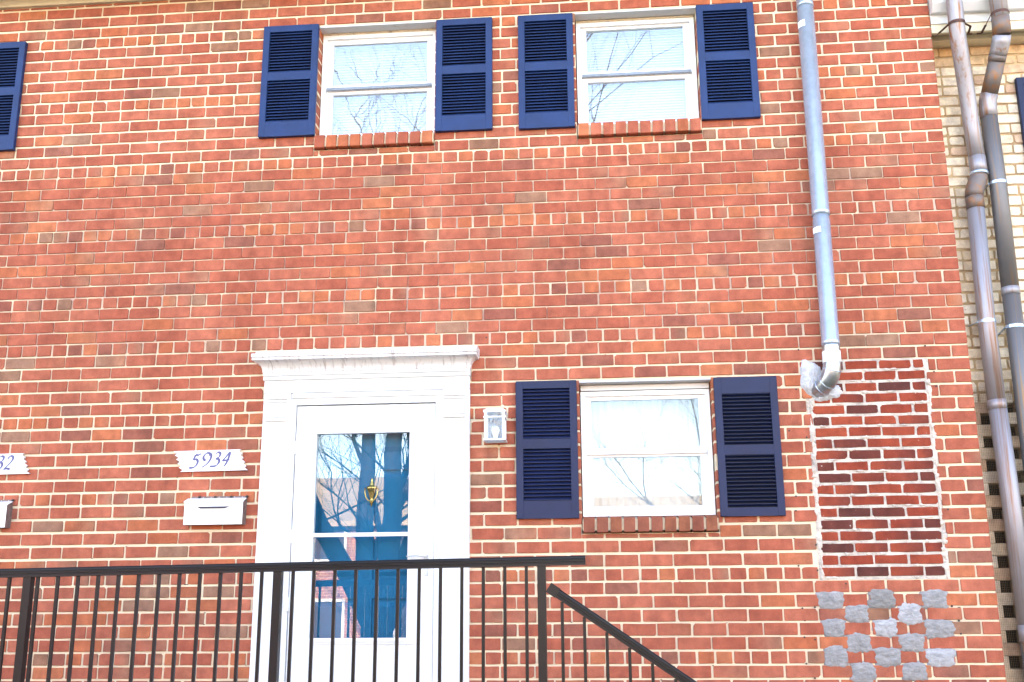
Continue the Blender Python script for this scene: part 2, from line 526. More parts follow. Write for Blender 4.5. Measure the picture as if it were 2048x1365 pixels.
W1 = dict(x0=-1.985, x1=-1.128, z0=4.895, z1=5.771, ft=5.753, gx=(-1.901, -1.208), gu=(5.356, 5.687), gl=(4.978, 5.291), sill=(4.805, 4.897))
W2 = dict(x0=-0.135, x1=0.718, z0=4.895, z1=5.771, ft=5.748, gx=(-0.057, 0.633), gu=(5.365, 5.697), gl=(4.974, 5.294), sill=(4.807, 4.899))
W3 = dict(x0=-0.163, x1=0.688, z0=2.208, z1=3.093, ft=3.043, gx=(-0.088, 0.609), gu=(2.670, 2.987), gl=(2.297, 2.614), sill=(2.122, 2.212))
DOOR = (-2.10, -1.01, 0.86, 3.10)
holes = [(w['x0'], w['x1'], w['sill'][0] - 0.004, w['z1']) for w in (W1, W2, W3)] + [DOOR]
PATCH = (1.285, 2.036, 1.818, 3.195)

# course centres measured upward from the porch
key = {0: 4.136, 6: 3.621, 12: 3.109, 18: 2.623, 24: 2.129, 28: 1.799, 34: 1.296, 40: 0.782, 46: 0.265, 52: -0.229, 76: -2.20}
ks = sorted(key)
def course_z(i):
    if i < 0:
        return 1.6 + key[0] - i * 0.0857
    for a, b in zip(ks, ks[1:]):
        if a <= i <= b:
            return 1.6 + key[a] + (key[b] - key[a]) * (i - a) / (b - a)
HEADERS = {0, 6, 12, 18, 24, 28, 34, 40, 46, 52, 58, 64, 70}
EAVE = 6.062

def lerp3(a, b, t):
    return tuple(a[i] + (b[i] - a[i]) * t for i in range(3))

RED = (0.320, 0.095, 0.066)
def brick_tint(r, header=False):
    q = r.random()
    base = lerp3((0.370, 0.096, 0.056), (0.440, 0.134, 0.080), r.random())
    if q < (0.30 if header else 0.10):
        base = lerp3((0.44, 0.125, 0.058), (0.47, 0.155, 0.075), r.random())
    elif q > 0.958:
        base = lerp3((0.27, 0.130, 0.080), (0.33, 0.175, 0.115), r.random())
    elif q > 0.905:
        base = lerp3((0.30, 0.092, 0.062), (0.29, 0.112, 0.075), r.random())
    other = base
    if r.random() < 0.16:
        other = lerp3(base, (0.30, 0.17, 0.11), 0.35 + 0.35 * r.random()) if r.random() < 0.6 else lerp3(base, (0.40, 0.15, 0.085), 0.6)
    return base, other

def brick_geom(x0, x1, z0, z1, yf, yb, r, tl, tr, jit=0.0012, cut=(0.0015, 0.0045), chip=0.07):
    """48-triangle brick: ten-sided worn outline, eased arris, sides running back into the wall"""
    L, Hh = x1 - x0, z1 - z0
    def c():
        k = r.uniform(*cut)
        if r.random() < chip:
            k = r.uniform(0.006, 0.014)
        return min(k, L * 0.3), min(k * r.uniform(0.6, 1.4), Hh * 0.3)
    a, b, d, e = c(), c(), c(), c()
    j = lambda: r.uniform(-jit, jit)
    o = [(x0 + a[0], z0 + j()), ((x0 + x1) / 2, z0 + j()), (x1 - b[0], z0 + j()), (x1 + j(), z0 + b[1]), (x1 + j(), z1 - d[1]), (x1 - d[0], z1 + j()),
         ((x0 + x1) / 2, z1 + j()), (x0 + e[0], z1 + j()), (x0 + j(), z1 - e[1]), (x0 + j(), z0 + a[1])]
    cx, cz = (x0 + x1) / 2, (z0 + z1) / 2
    tx, tz = r.uniform(-0.006, 0.006), r.uniform(-0.010, 0.010)
    n = 10
    ins = 0.0022
    v = []
    for x, z in o:
        sx = x + (ins if x < cx - 1e-4 else -ins if x > cx + 1e-4 else 0)
        sz = z + (ins if z < cz else -ins)
        v.append((sx, yf + tx * (sx - cx) + tz * (sz - cz), sz))
    v += [(x, yf + 0.0028, z) for x, z in o] + [(x, yb, z) for x, z in o]
    f = [tuple(range(n))]
    for k in (0, 1):
        f += [(k * n + i, (k + 1) * n + i, (k + 1) * n + (i + 1) % n, k * n + (i + 1) % n) for i in range(n)]
    t = [lerp3(tl, tr, 0 if q[0] < cx - L * 0.1 else 1 if q[0] > cx + L * 0.1 else 0.5) for q in v]
    return v, f, t

def sheet(x0, x1, z0, z1, hs, y0, y1):
    """wall slab with rectangular openings and their reveals"""
    xs = sorted({x0, x1} | {h[i] for h in hs for i in (0, 1) if x0 < h[i] < x1})
    zs = sorted({z0, z1} | {h[i] for h in hs for i in (2, 3) if z0 < h[i] < z1})
    solid = {}
    for i in range(len(xs) - 1):
        for k in range(len(zs) - 1):
            mx, mz = (xs[i] + xs[i + 1]) / 2, (zs[k] + zs[k + 1]) / 2
            solid[i, k] = not any(h[0] < mx < h[1] and h[2] < mz < h[3] for h in hs)
    mb = MB()
    for (i, k), s in solid.items():
        if not s:
            continue
        a, b, c, d = xs[i], xs[i + 1], zs[k], zs[k + 1]
        mb.add([(a, y0, c), (b, y0, c), (b, y0, d), (a, y0, d)], [(0, 1, 2, 3)])
        mb.add([(a, y1, c), (b, y1, c), (b, y1, d), (a, y1, d)], [(3, 2, 1, 0)])
        for di, dk, q in ((-1, 0, [(a, c), (a, d)]), (1, 0, [(b, d), (b, c)]), (0, -1, [(b, c), (a, c)]), (0, 1, [(a, d), (b, d)])):
            if not solid.get((i + di, k + dk), False):
                (p, z), (p2, z2) = q
                mb.add([(p, y0, z), (p2, y0, z2), (p2, y1, z2), (p, y1, z)], [(0, 1, 2, 3)])
    return mb

wall = link('wall', sheet(XL, XR - 0.004, 0.0, EAVE + 0.06, holes, 0.008, 0.24), 'mortar', house, org=(-1.6, 0.1, 0.0))

# things fixed in front of bricks, to know how much of each brick shows
SHUTTERS = [(-2.383, -1.979, 4.905, 5.777, 1), (-1.121, -0.720, 4.890, 5.757, 1), (-0.536, -0.148, 4.880, 5.755, 1), (0.716, 1.111, 4.889, 5.763, 1),
            (-0.571, -0.177, 2.212, 3.096, 1), (0.698, 1.094, 2.209, 3.090, -1), (-4.585, -4.186, 4.896, 5.763, 1)]
covers = [(a, b, c, d) for a, b, c, d, e in SHUTTERS] + [(-2.25, -0.87, 0.9, 3.24), (-2.34, -0.81, 3.2, 3.34), (1.40, 1.51, 2.95, 6.1)]

# bricks cut out for the vent openings now closed with cement
vent_rows = {}
for i in (48, 50, 52):
    vent_rows[i] = [1.330, 1.635, 1.947]
for i in (49, 51, 53):
    vent_rows[i] = [1.480, 1.787]

bricks = []        # (x0, x1, z0, z1, header)
BH0 = 0.0692
i = -4
while True:
    zc = course_z(i)
    if zc < 0.10:
        break
    spans = []
    x = XR
    head = i in HEADERS
    seq = 0
    snug = 1.0 if 13 <= i <= 29 else 0.4 if 10 <= i <= 31 else 0.0      # tighter joints in the middle courses
    BH = BH0 + 0.0030 * snug
    ph = rng.uniform(-0.006, 0.006)
    while x > XL:
        if head:
            L = 0.098 if seq == 0 else 0.158 if seq == 1 else 0.094 + rng.uniform(-0.003, 0.003)
            gap = 0.0125 + rng.uniform(-0.003, 0.004)
        else:
            L = (0.098 + ph if (i % 2 == 0) else 0.2005) if seq == 0 else 0.2005 + rng.uniform(-0.003, 0.003)
            gap = 0.0122 + rng.uniform(-0.0035, 0.0035)
            if seq:
                L += 0.0045 * snug
            gap -= 0.0045 * snug
        spans.append((max(x - L, XL), x, head or L < 0.15))
        x -= L + gap
        seq += 1
    z0, z1 = zc - BH / 2 + rng.uniform(-0.0008, 0.0008), zc + BH / 2 + rng.uniform(-0.0008, 0.0008)
    z1 = min(z1, EAVE - 0.004)
    pz = min(1.0, max(0.0, (PATCH[3] - zc) / (PATCH[3] - PATCH[2])))
    cutters = [(h[0], h[1], h[2], h[3], -0.003) for h in holes] + [(PATCH[0] + 0.026 - 0.036 * pz + rng.uniform(-0.012, 0.012), PATCH[1] + rng.uniform(-0.014, 0.010), PATCH[2], PATCH[3], 0.006)]
    for xx in vent_rows.get(i, []):
        cutters.append((xx - 0.046, xx + 0.046, zc - 0.03, zc + 0.03, 0.008))
    if z1 - z0 > 0.012:
        for (a, b, hd_) in spans:
            pieces = [(a, b, z0, z1)]
            for (c0, c1, d0, d1, jt) in cutters:
                nxt = []
                for (p, q, s, t) in pieces:
                    if q <= c0 or p >= c1 or t <= d0 or s >= d1:
                        nxt.append((p, q, s, t))
                        continue
                    ov = min(t, d1) - max(s, d0)
                    if ov < 0.6 * (t - s) and (s < d0 or t > d1) and ov < t - s - 0.012:
                        # opening only nips the top or bottom of this brick
                        u0, u1 = max(p, c0), min(q, c1)
                        if u0 - p > 0.02:
                            nxt.append((p, u0 - 0.004, s, t))
                        else:
                            u0 = p
                        if q - u1 > 0.02:
                            nxt.append((u1 + 0.004, q, s, t))
                        else:
                            u1 = q
                        if s < d0:
                            nxt.append((u0, u1, s, d0 - 0.004))
                        else:
                            nxt.append((u0, u1, d1 + 0.004, t))
                        continue
                    if p < c0:
                        nxt.append((p, c0 - jt, s, t))
                    if q > c1:
                        nxt.append((c1 + jt, q, s, t))
                pieces = nxt
            for (p, q, s, t) in pieces:
                if q - p > 0.018 and t - s > 0.010:
                    bricks.append((p, q, s, t, hd_))
    i += 1

def shown(b):
    a = (b[1] - b[0]) * (b[3] - b[2])
    for c in covers:
        w = min(b[1], c[1]) - max(b[0], c[0])
        h = min(b[3], c[3]) - max(b[2], c[2])
        if w > 0 and h > 0:
            a -= w * h
    cx, cz = (b[0] + b[1]) / 2, (b[2] + b[3]) / 2
    if not (1.24 < cz < 6.1 and -4.4 < cx and (cz > 1.3 or cx > -3.7)):
        return 0
    dvec = Vector((cx, 0, cz)) - CAM
    return a * 6.8 / dvec.length ** 3
order = sorted(range(len(bricks)), key=lambda k: -shown(bricks[k]))
single = set(order[:300])
rest = MB()
for k, (a, b, c, d, hd_) in enumerate(bricks):
    tl, tr = brick_tint(rng, hd_)
    yf = rng.uniform(-0.0012, 0.0012)
    v, f, t = brick_geom(a, b, c, d, yf, 0.11, rng, tl, tr)
    if k in single:
        link('brick', MB().add(v, f, t), 'brick', wall, org=((a + b) / 2, 0.05, (c + d) / 2))
    else:
        rest.add(v, f, t)
link('brickwork', rest, 'brick', wall, org=(-1.6, 0.05, 0.0), kind='stuff')
# flat dark specks painting the shade in small mortar voids beside brick corners
pits = MB()
vr = random.Random(31)
for k in range(240):
    a, b, c, d, hd_ = bricks[vr.randrange(len(bricks))]
    x = vr.choice((a - 0.002, b + 0.002, vr.uniform(a, b)))
    z = vr.choice((c - 0.0015, d + 0.0015))
    w_, h_ = vr.uniform(0.003, 0.010), vr.uniform(0.002, 0.0035)
    ang = [vr.uniform(0.6, 1.2) for _ in range(7)]
    pits.add([(x + w_ * ang[q] * math.cos(q * 0.8976), 0.0072, z + h_ * ang[q] * math.sin(q * 0.8976)) for q in range(7)], [tuple(range(7))])
link('mortar_void_shade', pits, 'spot', wall, kind='stuff')

# the infilled panel of darker, thinner bricks
panel = link('infill_panel', MB().box(PATCH[0] - 0.01, PATCH[1] + 0.012, 0.0052, 0.009, PATCH[2] + 0.003, PATCH[3] - 0.003), 'white_mortar', house)
panel['label'] = 'panel of thinner dark red bricks with smeared white mortar'
pr = random.Random(77)
rows = 19
for k in range(rows):
    zc = 3.155 - k * (3.155 - 1.868) / (rows - 1)
    x = PATCH[0] + 0.040 - 0.030 * k / rows + pr.uniform(-0.008, 0.008)
    first = True
    while x < PATCH[1] - 0.03:
        L = (0.098 if (k % 2) else 0.192) if first else 0.192
        L += pr.uniform(-0.004, 0.004)
        e = min(x + L, PATCH[1] - 0.016 - pr.uniform(0, 0.006))
        if e - x > 0.03:
            q = pr.random()
            col = lerp3((0.255, 0.042, 0.022), (0.34, 0.066, 0.032), pr.random()) if q < 0.76 else lerp3((0.095, 0.030, 0.024), (0.18, 0.040, 0.026), pr.random())
            c2 = col if pr.random() < 0.6 else lerp3(col, (0.12, 0.035, 0.028), 0.7)
            v, f, t = brick_geom(x, e, zc - 0.0265 + pr.uniform(-.001, .001), zc + 0.0265 + pr.uniform(-.001, .001), pr.uniform(-0.001, 0.001), 0.006, pr, col, c2, jit=0.0022, chip=0.22)
            link('brick', MB().add(v, f, t), 'patch_brick', panel, org=((x + e) / 2, 0.003, zc))
        x += L + 0.014 + pr.uniform(-0.003, 0.003)
        first = False
# ragged mortar squeezed along the panel's edges
edge = MB()
def blob(mb, cx, cz, rx, rz, y, h, r, n=18, rings=4, sq=2.0, rough=0.12):
    ph = [r.uniform(0, 6.28) for _ in range(4)]
    v = [(cx, y - h * r.uniform(0.8, 1.1), cz)]
    f = []
    for k in range(1, rings + 1):
        s = k / rings
        for q in range(n):
            an = 2 * math.pi * q / n
            ca, sa = math.cos(an), math.sin(an)
            sup = (abs(ca) ** sq + abs(sa) ** sq) ** (-1.0 / sq)
            wob = 1 + rough * (math.sin(3 * an + ph[0]) * 0.5 + math.sin(5 * an + ph[1]) * 0.4 + math.sin(9 * an + ph[2]) * 0.35) + r.uniform(-rough, rough) * 0.4
            hh = h * (1 - s ** 3) * r.uniform(0.75, 1.2)
            v.append((cx + rx * s * sup * ca * wob, y - hh if k < rings else y + 0.004, cz + rz * s * sup * sa * wob))
    for q in range(n):
        f.append((0, 1 + q, 1 + (q + 1) % n))
    for k in range(rings - 1):
        for q in range(n):
            a, b = 1 + k * n + q, 1 + k * n + (q + 1) % n
            f.append((a, a + n, b + n, b))
    f = [tuple(reversed(x)) for x in f]
    mb.add(v, f, smooth=True)
for side, x in ((0, PATCH[0] + 0.012), (1, PATCH[1] - 0.006)):
    z = PATCH[2] + 0.035
    while z < PATCH[3] - 0.03:
        if not (side == 0 and z > 2.95):
            blob(edge, x + (0.012 - 0.026 * (PATCH[3] - z) / 1.38 if side == 0 else 0.0) + pr.uniform(-0.010, 0.010), z, pr.uniform(0.005, 0.024), pr.uniform(0.014, 0.05), 0.003, pr.uniform(0.003, 0.007), pr, n=12, rings=3, rough=0.3)
        z += pr.uniform(0.03, 0.055)
for k in range(90):
    zc = 3.155 - (pr.randrange(rows) + 0.5) * (3.155 - 1.868) / (rows - 1)
    blob(edge, pr.uniform(PATCH[0] + 0.05, PATCH[1] - 0.03), zc + pr.uniform(-0.005, 0.005), pr.uniform(0.008, 0.035), pr.uniform(0.006, 0.013), 0.002, pr.uniform(0.002, 0.005), pr, n=12, rings=3, rough=0.35)
link('mortar_smear', edge, 'white_mortar', panel, kind='stuff')

# cement pads in the old vent openings
cr = random.Random(12)
for i, xs in vent_rows.items():
    for xx in xs:
        mb = MB()
        big = 1.18 if xx > 1.9 else 1.0
        blob(mb, xx + cr.uniform(-0.008, 0.008), course_z(i) + cr.uniform(-0.006, 0.006), 0.083 * big * cr.uniform(0.88, 1.10), 0.063 * cr.uniform(0.88, 1.12), 0.004, 0.012, cr, n=36, rings=8, sq=4.0, rough=0.105)
        link('cement_pad', mb, cr.choice(('cement', 'cement', 'cement_pale', 'cement_dark')), wall)

# old screw plugs around the panel
for (x, z) in [(1.443, 3.401), (1.25, 3.264), (2.04, 3.268), (1.216, 3.006), (2.078, 3.098), (2.081, 3.004), (1.154, 2.741), (1.259, 2.697), (1.265, 2.365), (1.168, 2.33), (1.161, 2.241),
               (2.073, 2.236), (1.267, 2.032), (1.264, 1.879), (1.427, 1.798), (1.153, 1.907), (1.233, 1.661), (1.158, 1.655), (1.219, 1.472), (1.158, 1.486), (1.158, 1.334),
               (1.202, 1.251), (2.036, 1.661), (2.068, 1.577), (2.071, 1.502), (-0.765, 3.405)]:
    link('screw_plug', MB().tube([(x, 0.01, z), (x, -0.003, z)], 0.0055, 8), 'spot', wall)

# house body behind the front, extended out of view leftward to block sun
body = link('side_wall', MB().box(-14.0, XL, 0.0, 9.0, 0, 6.1).box(XR - 0.26, XR - 0.004, 0.25, 9.0, 0, 6.1).box(-14, XR - 0.004, 8.8, 9.0, 0, 6.1), 'side_brick', house, org=(-5, 5, 0))
link('partition', MB().box(-5.5, XR - 0.3, 3.0, 3.1, 0, 6.1).box(-5.5, XR - 0.3, 0.25, 3.0, 0.3, 0.4).box(-5.5, XR - 0.3, 0.25, 3.0, 3.9, 4.1).box(-5.5, XR - 0.3, 0.25, 3.0, 6.05, 6.12), 'inner', house)
roof = link('roof', MB().prism_x([(-0.34, 6.20), (4.5, 8.3), (9.3, 6.20), (9.3, 6.32), (4.5, 8.44), (-0.34, 6.32)], -14, XR + 0.02), 'roof', house)
link('soffit', MB().box(-14, XR + 0.01, -0.30, 0.0, 6.128, 6.15), 'tan', house)
link('frieze_board', MB().box(-14, XR + 0.01, -0.022, 0.0055, EAVE, 6.126), 'cream', house)
link('fascia', MB().box(-14, XR + 0.01, -0.335, -0.302, 6.10, 6.30), 'white', house)
link('gutter', MB().prism_x([(-0.337, 6.17), (-0.40, 6.17), (-0.45, 6.22), (-0.45, 6.29), (-0.44, 6.29), (-0.44, 6.225), (-0.397, 6.18), (-0.337, 6.18)], -14, XR + 0.01), 'white', house)

# ------------------------------------------------------------------ windows
def frame_ring(mb, x0, x1, z0, z1, w, y0, y1, wb=None, wt=None):
    wb = w if wb is None else wb
    wt = w if wt is None else wt
    mb.box(x0, x0 + w, y0, y1, z0, z1)
    mb.box(x1 - w, x1, y0, y1, z0, z1)
    mb.box(x0 + w, x1 - w, y0 + 0.0005, y1, z1 - wt, z1)
    mb.box(x0 + w, x1 - w, y0 + 0.0005, y1, z0, z0 + wb)

def window(w, glass, lower=False):
    x0, x1 = w['x0'] + 0.008, w['x1'] - 0.008
    zb = w['sill'][1] + 0.02
    zt = w['ft']
    fr = MB()
    frame_ring(fr, x0, x1, zb, zt, 0.030, 0.10, 0.21)
    o = link('window', fr, 'vinyl', house)
    if lower:
        link('head_board', MB().box(x0 + 0.002, x1 - 0.002, 0.085, 0.12, zt + 0.004, w['z1'] - 0.012), 'white', o)
    else:
        link('caulk', MB().box(x0, x1, 0.092, 0.13, zt, zt + 0.012), 'caulk', o)
    link('lintel', MB().box(w['x0'] - 0.0, w['x1'], 0.004, 0.20, w['z1'] - 0.008, w['z1'] - 0.0005), 'lintel', o)
    gx0, gx1 = w['gx']
    us = MB()
    frame_ring(us, x0 + 0.031, x1 - 0.031, w['gu'][0] - 0.034, zt - 0.031, 0.0, 0.12, 0.14) if False else None
    us.box(x0 + 0.0305, gx0, 0.122, 0.150, w['gu'][0] - 0.036, zt - 0.0305)
    us.box(gx1, x1 - 0.0305, 0.122, 0.150, w['gu'][0] - 0.036, zt - 0.0305)
    us.box(gx0, gx1, 0.1225, 0.150, w['gu'][1], zt - 0.0305)
    us.box(gx0, gx1, 0.1225, 0.150, w['gu'][0] - 0.036, w['gu'][0])
    link('upper_sash', us, 'vinyl', o)
    ls = MB()
    lt = w['gu'][0] - 0.037
    ls.box(x0 + 0.0305, gx0 + 0.002, 0.135, 0.170, zb + 0.0305, lt)
    ls.box(gx1 - 0.002, x1 - 0.0305, 0.135, 0.170, zb + 0.0305, lt)
    ls.box(gx0 + 0.002, gx1 - 0.002, 0.1355, 0.170, w['gl'][1], lt)
    if w['gl'][0] - 0.001 > zb + 0.031:
        ls.box(gx0 + 0.002, gx1 - 0.002, 0.1355, 0.170, zb + 0.0305, w['gl'][0])
    link('lower_sash', ls, 'vinyl', o)
    rail = MB().box(x0 + 0.036, x1 - 0.036, 0.108, 0.1215, w['gu'][0] - 0.040, w['gu'][0] - 0.020)
    for sx in (x0 + 0.05, x1 - 0.05, x0 + 0.07, x1 - 0.07):
        rail.tube([(sx, 0.109, w['gu'][0] - 0.03), (sx, 0.1065, w['gu'][0] - 0.03)], 0.004, 8)
    link('screen_track', rail, 'track' if not lower else 'vinyl', o)
    link('pane', MB().box(gx0 - 0.004, gx1 + 0.004, 0.135, 0.138, w['gu'][0] - 0.004, w['gu'][1] + 0.004), glass, o)
    link('pane', MB().box(gx0 - 0.002, gx1 + 0.002, 0.152, 0.155, w['gl'][0] - 0.004, w['gl'][1] + 0.004), glass, o)
    # brick-on-edge sill
    n = 10
    step = (w['x1'] - w['x0'] - 0.010) / n
    bed = MB().prism_x([(-0.020, w['sill'][0] + 0.012), (0.215, w['sill'][0] + 0.012), (0.215, w['sill'][1] + 0.020), (0.10, w['sill'][1] + 0.012), (-0.022, w['sill'][1] - 0.010)], w['x0'] + 0.006, w['x1'] - 0.006)
    link('sill_bed', bed, 'mortar', o)
    for k in range(n):
        a = w['x0'] + 0.005 + k * step + 0.006 + rng.uniform(-0.001, 0.001)
        b = a + step - 0.013
        z0 = w['sill'][0] + rng.uniform(-0.002, 0.002)
        z1 = w['sill'][1] + rng.uniform(-0.002, 0.002)
        y0 = -0.038 + rng.uniform(-0.002, 0.002)
        c = 0.004
        pf = [(y0, z0 + c), (y0 + c, z0), (0.11, z0 + 0.002), (0.11, z1 + 0.020), (y0 + c, z1), (y0, z1 - c)]
        tl, tr = brick_tint(rng, True)
        if lower:
            tl = lerp3(tl, (0.17, 0.07, 0.045), 0.55)
        mb = MB()
        nn = len(pf)
        v = [(a + (0.002 if y < y0 + 0.001 else 0), y, z) for y, z in pf] + [(b - (0.002 if y < y0 + 0.001 else 0), y, z) for y, z in pf]
        mb.add(v, [tuple(range(nn)), tuple(range(2 * nn - 1, nn - 1, -1))] + [(q, nn + q, nn + (q + 1) % nn, (q + 1) % nn) for q in range(nn)], tl)
        link('brick', mb, 'brick', o)
    return o
window(W1, 'glass_wavy')
window(W2, 'glass')
window(W3, 'glass_low', True)

# blinds and curtain behind the glass
def blind(w, label):
    t = thing('window_blind', ((w['x0'] + w['x1']) / 2, 0.22, w['gl'][0]), label, 'window blind', 'white slatted blinds upstairs')
    x0, x1 = w['x0'] + 0.05, w['x1'] - 0.05
    link('head_rail', MB().box(x0, x1, 0.205, 0.235, w['gu'][1] + 0.01, w['gu'][1] + 0.04), 'blind', t)
    z = w['gu'][1] + 0.004
    while z > w['gl'][0] - 0.01:
        a = math.radians(62)
        dy, dz = math.cos(a) * 0.0125, math.sin(a) * 0.0125
        link('slat', MB().prism_x([(0.22 - dy, z - dz), (0.2205, z - 0.0014), (0.22 + dy, z + dz), (0.2195, z + 0.0004)], x0, x1), 'blind', t)
        z -= 0.021
    link('bottom_rail', MB().box(x0, x1, 0.21, 0.23, z - 0.004, z + 0.010), 'blind', t)
    for q in (0.07, 0.5, 0.93):
        x = x0 + (x1 - x0) * q
        link('ladder_cord', MB().box(x - 0.0022, x + 0.0022, 0.2035, 0.2055, z, w['gu'][1] + 0.01), 'blind', t)
blind(W1, 'white slatted blind behind wavy reflections in upper left window')
blind(W2, 'white slatted blind in upper right window with clear blue reflection')
ct = thing('curtain', ((W3['x0'] + W3['x1']) / 2, 0.24, 2.25), 'white sheer curtain behind the window right of the wall lantern', 'curtain')
for a, b, nf in ((W3['x0'] + 0.03, 0.262, 7), (0.262, W3['x1'] - 0.03, 7)):
    v, f = [], []
    N = nf * 8
    for k in range(N + 1):
        x = a + (b - a) * k / N
        y = 0.25 + 0.005 * math.sin(k / 8 * 2 * math.pi) + 0.002 * math.sin(k * 1.7)
        v += [(x, y, 2.245), (x, y * 0.98 + 0.005, 3.045)]
        if k:
            q = 2 * k
            f.append((q - 2, q, q + 1, q - 1))
    link('curtain_panel', MB().add(v, f, smooth=True), 'curtain', ct)
link('curtain_rod', MB().tube([(W3['x0'] + 0.02, 0.25, 3.048), (W3['x1'] - 0.02, 0.25, 3.048)], 0.006, 8), 'white', ct)

# ------------------------------------------------------------------ shutters
def shutter(parent, x0, x1, z0, z1, way, material, yb=-0.002):
    """louvred vinyl shutter; way=-1 means it hangs upside down"""
    H_ = z1 - z0
    top, mid, bot = 0.050, 0.062, 0.112
    if way < 0:
        top, bot = bot - 0.005, top + 0.004
    st = 0.047
    yf = yb - 0.032
    lh = (H_ - top - mid - bot) / 2
    za1 = z1 - top
    za0 = za1 - lh
    zb1 = za0 - mid
    zb0 = z0 + bot
    mb = MB()
    c = 0.003
    mb.box(x0, x0 + st, yf, yb, z0, z1, bev=c)
    mb.box(x1 - st, x1, yf, yb, z0, z1, bev=c)
    for a, b in ((za1, z1 - 0.0005), (zb1, za0), (z0 + 0.0005, zb0)):
        mb.box(x0 + st - 0.002, x1 - st + 0.002, yf + 0.0015, yb, a, b)
    o = link('shutter', mb, material, parent)
    link('backing', MB().box(x0 + st - 0.001, x1 - st + 0.001, yb - 0.006, yb - 0.001, zb0 - 0.002, za1 + 0.002), 'shutter_back', o)
    n = 14
    for (a, b) in ((za0, za1), (zb0, zb1)):
        s = (b - a) / n
        for k in range(n):
            q0 = a + k * s + 0.0015
            q1 = q0 + s
            yi, yo = yb - 0.0065, yf + 0.007
            if way > 0:
                pf = [(yi, q0 + s * 0.82), (yo, q0 + s * 0.10), (yo, q0 + s * 0.10 + 0.003), (yi, q0 + s * 0.97)]
            else:
                pf = [(yi, q1 - s * 0.55), (yo, q1 - s * 0.10), (yo, q1 - s * 0.10 - 0.003), (yi, q1 - s * 0.70)]
            link('slat', MB().prism_x(pf, x0 + st - 0.001, x1 - st + 0.001), material, o)
    return o
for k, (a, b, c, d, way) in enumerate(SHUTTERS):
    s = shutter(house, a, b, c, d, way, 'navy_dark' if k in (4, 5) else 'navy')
    if way < 0:
        s['label'] = 'navy shutter hung upside down with black looking louvres'

# ------------------------------------------------------------------ doorway
dx0, dx1 = -2.240, -0.870
sur = MB()
def pil(x0, x1):
    sur.box(x0, x1, -0.035, 0.0052, 0.90, 3.055, bev=0.004)
pil(dx0, -2.055)
pil(-1.052, dx1)
sur.box(dx0 + 0.002, dx1 - 0.002, -0.037, 0.005, 3.056, 3.140)                     # frieze
door_s = link('door_surround', sur, 'white', house)
for xa, xb in ((-2.222, -2.078), (-1.043, -0.897)):
    for zz, h in ((3.012, 0.018), (2.992, 0.014), (2.868, 0.016), (2.890, 0.010)):
        link('cap_moulding', MB().box(xa, xb, -0.050 if h > 0.015 else -0.045, -0.0355, zz, zz + h, bev=0.003), 'white', door_s)
link('bed_moulding', MB().prism_x([(0.004, 3.1405), (-0.046, 3.1405), (-0.050, 3.146), (-0.050, 3.166), (-0.060, 3.170), (-0.062, 3.188), (0.004, 3.188)], dx0 - 0.004, dx1 + 0.004), 'white', door_s)
def cornice_prof():
    p = [(-0.064, 3.1885)]
    for k in range(9):
        a = k / 8 * math.pi / 2
        p.append((-0.066 - 0.078 * (1 - math.cos(a)), 3.194 + 0.062 * math.sin(a)))
    p += [(-0.150, 3.258), (-0.150, 3.274)]
    return p
pf = cornice_prof()
# mitred return: each profile point's ends step outward with its projection
v, f = [], []
n = len(pf)
for (y, z) in pf:
    e = max(0.0, -y - 0.064) * 0.58
    v += [(dx0 - 0.006 - e, 0.004, z), (dx0 - 0.006 - e, y, z), (dx1 + 0.006 + e, y, z), (dx1 + 0.006 + e, 0.004, z)]
for k in range(n - 1):
    for q in range(3):
        a = 4 * k + q
        f.append((a, a + 1, a + 5, a + 4))
f.append((0, 3, 2, 1))
f.append(tuple(4 * (n - 1) + q for q in range(4)))
link('crown_moulding', MB().add(v, f), 'worn_white', door_s)
link('cornice_cap', MB().box(dx0 - 0.060, dx1 + 0.060, -0.158, 0.004, 3.2745, 3.300, bev=0.003), 'worn_white', door_s)
link('drip_flashing', MB().box(dx0 - 0.035, dx1 + 0.062, -0.14, 0.0, 3.3005, 3.318), 'worn_white', door_s)
# jamb between surround and storm door
link('jamb', MB().box(-2.0545, -2.022, -0.020, 0.10, 0.90, 3.02).box(-1.094, -1.0525, -0.020, 0.10, 0.90, 3.02).box(-2.022, -1.094, -0.0195, 0.10, 2.976, 3.02), 'white', door_s)
link('head_casing', MB().box(-2.052, -1.054, -0.030, -0.0205, 3.021, 3.054), 'white', door_s)
link('threshold', MB().box(-2.054, -1.053, -0.03, 0.20, 0.895, 0.925), 'lintel', door_s)

stm = MB()
sx0, sx1, sz0, sz1 = -2.018, -1.098, 0.932, 2.970
gx0, gx1, gz0, gz1 = -1.878, -1.263, 1.495, 2.783
stm.box(sx0, gx0, -0.006, 0.030, sz0, sz1, bev=0.003)
stm.box(gx1, sx1, -0.006, 0.030, sz0, sz1, bev=0.003)
stm.box(gx0, gx1, -0.0045, 0.030, gz1, sz1 - 0.001)
stm.box(gx0, gx1, -0.0045, 0.030, sz0 + 0.001, gz0)
storm = link('storm_door', stm, 'white', house)
bead = MB()
frame_ring(bead, gx0 - 0.022, gx1 + 0.022, gz0 - 0.022, gz1 + 0.022, 0.022, -0.014, -0.0062)
link('glazing_bead', bead, 'white', storm)
link('mid_rail', MB().box(gx0, gx1, -0.008, 0.020, 2.118, 2.142), 'white', storm)
link('pane', MB().box(gx0, gx1, 0.008, 0.011, 2.142, gz1), 'storm_glass', storm)
link('pane', MB().box(gx0, gx1, 0.012, 0.015, gz0, 2.118), 'storm_glass', storm)
kp = MB()
frame_ring(kp, -1.905, -1.215, 1.02, 1.352, 0.006, -0.0075, -0.0046)
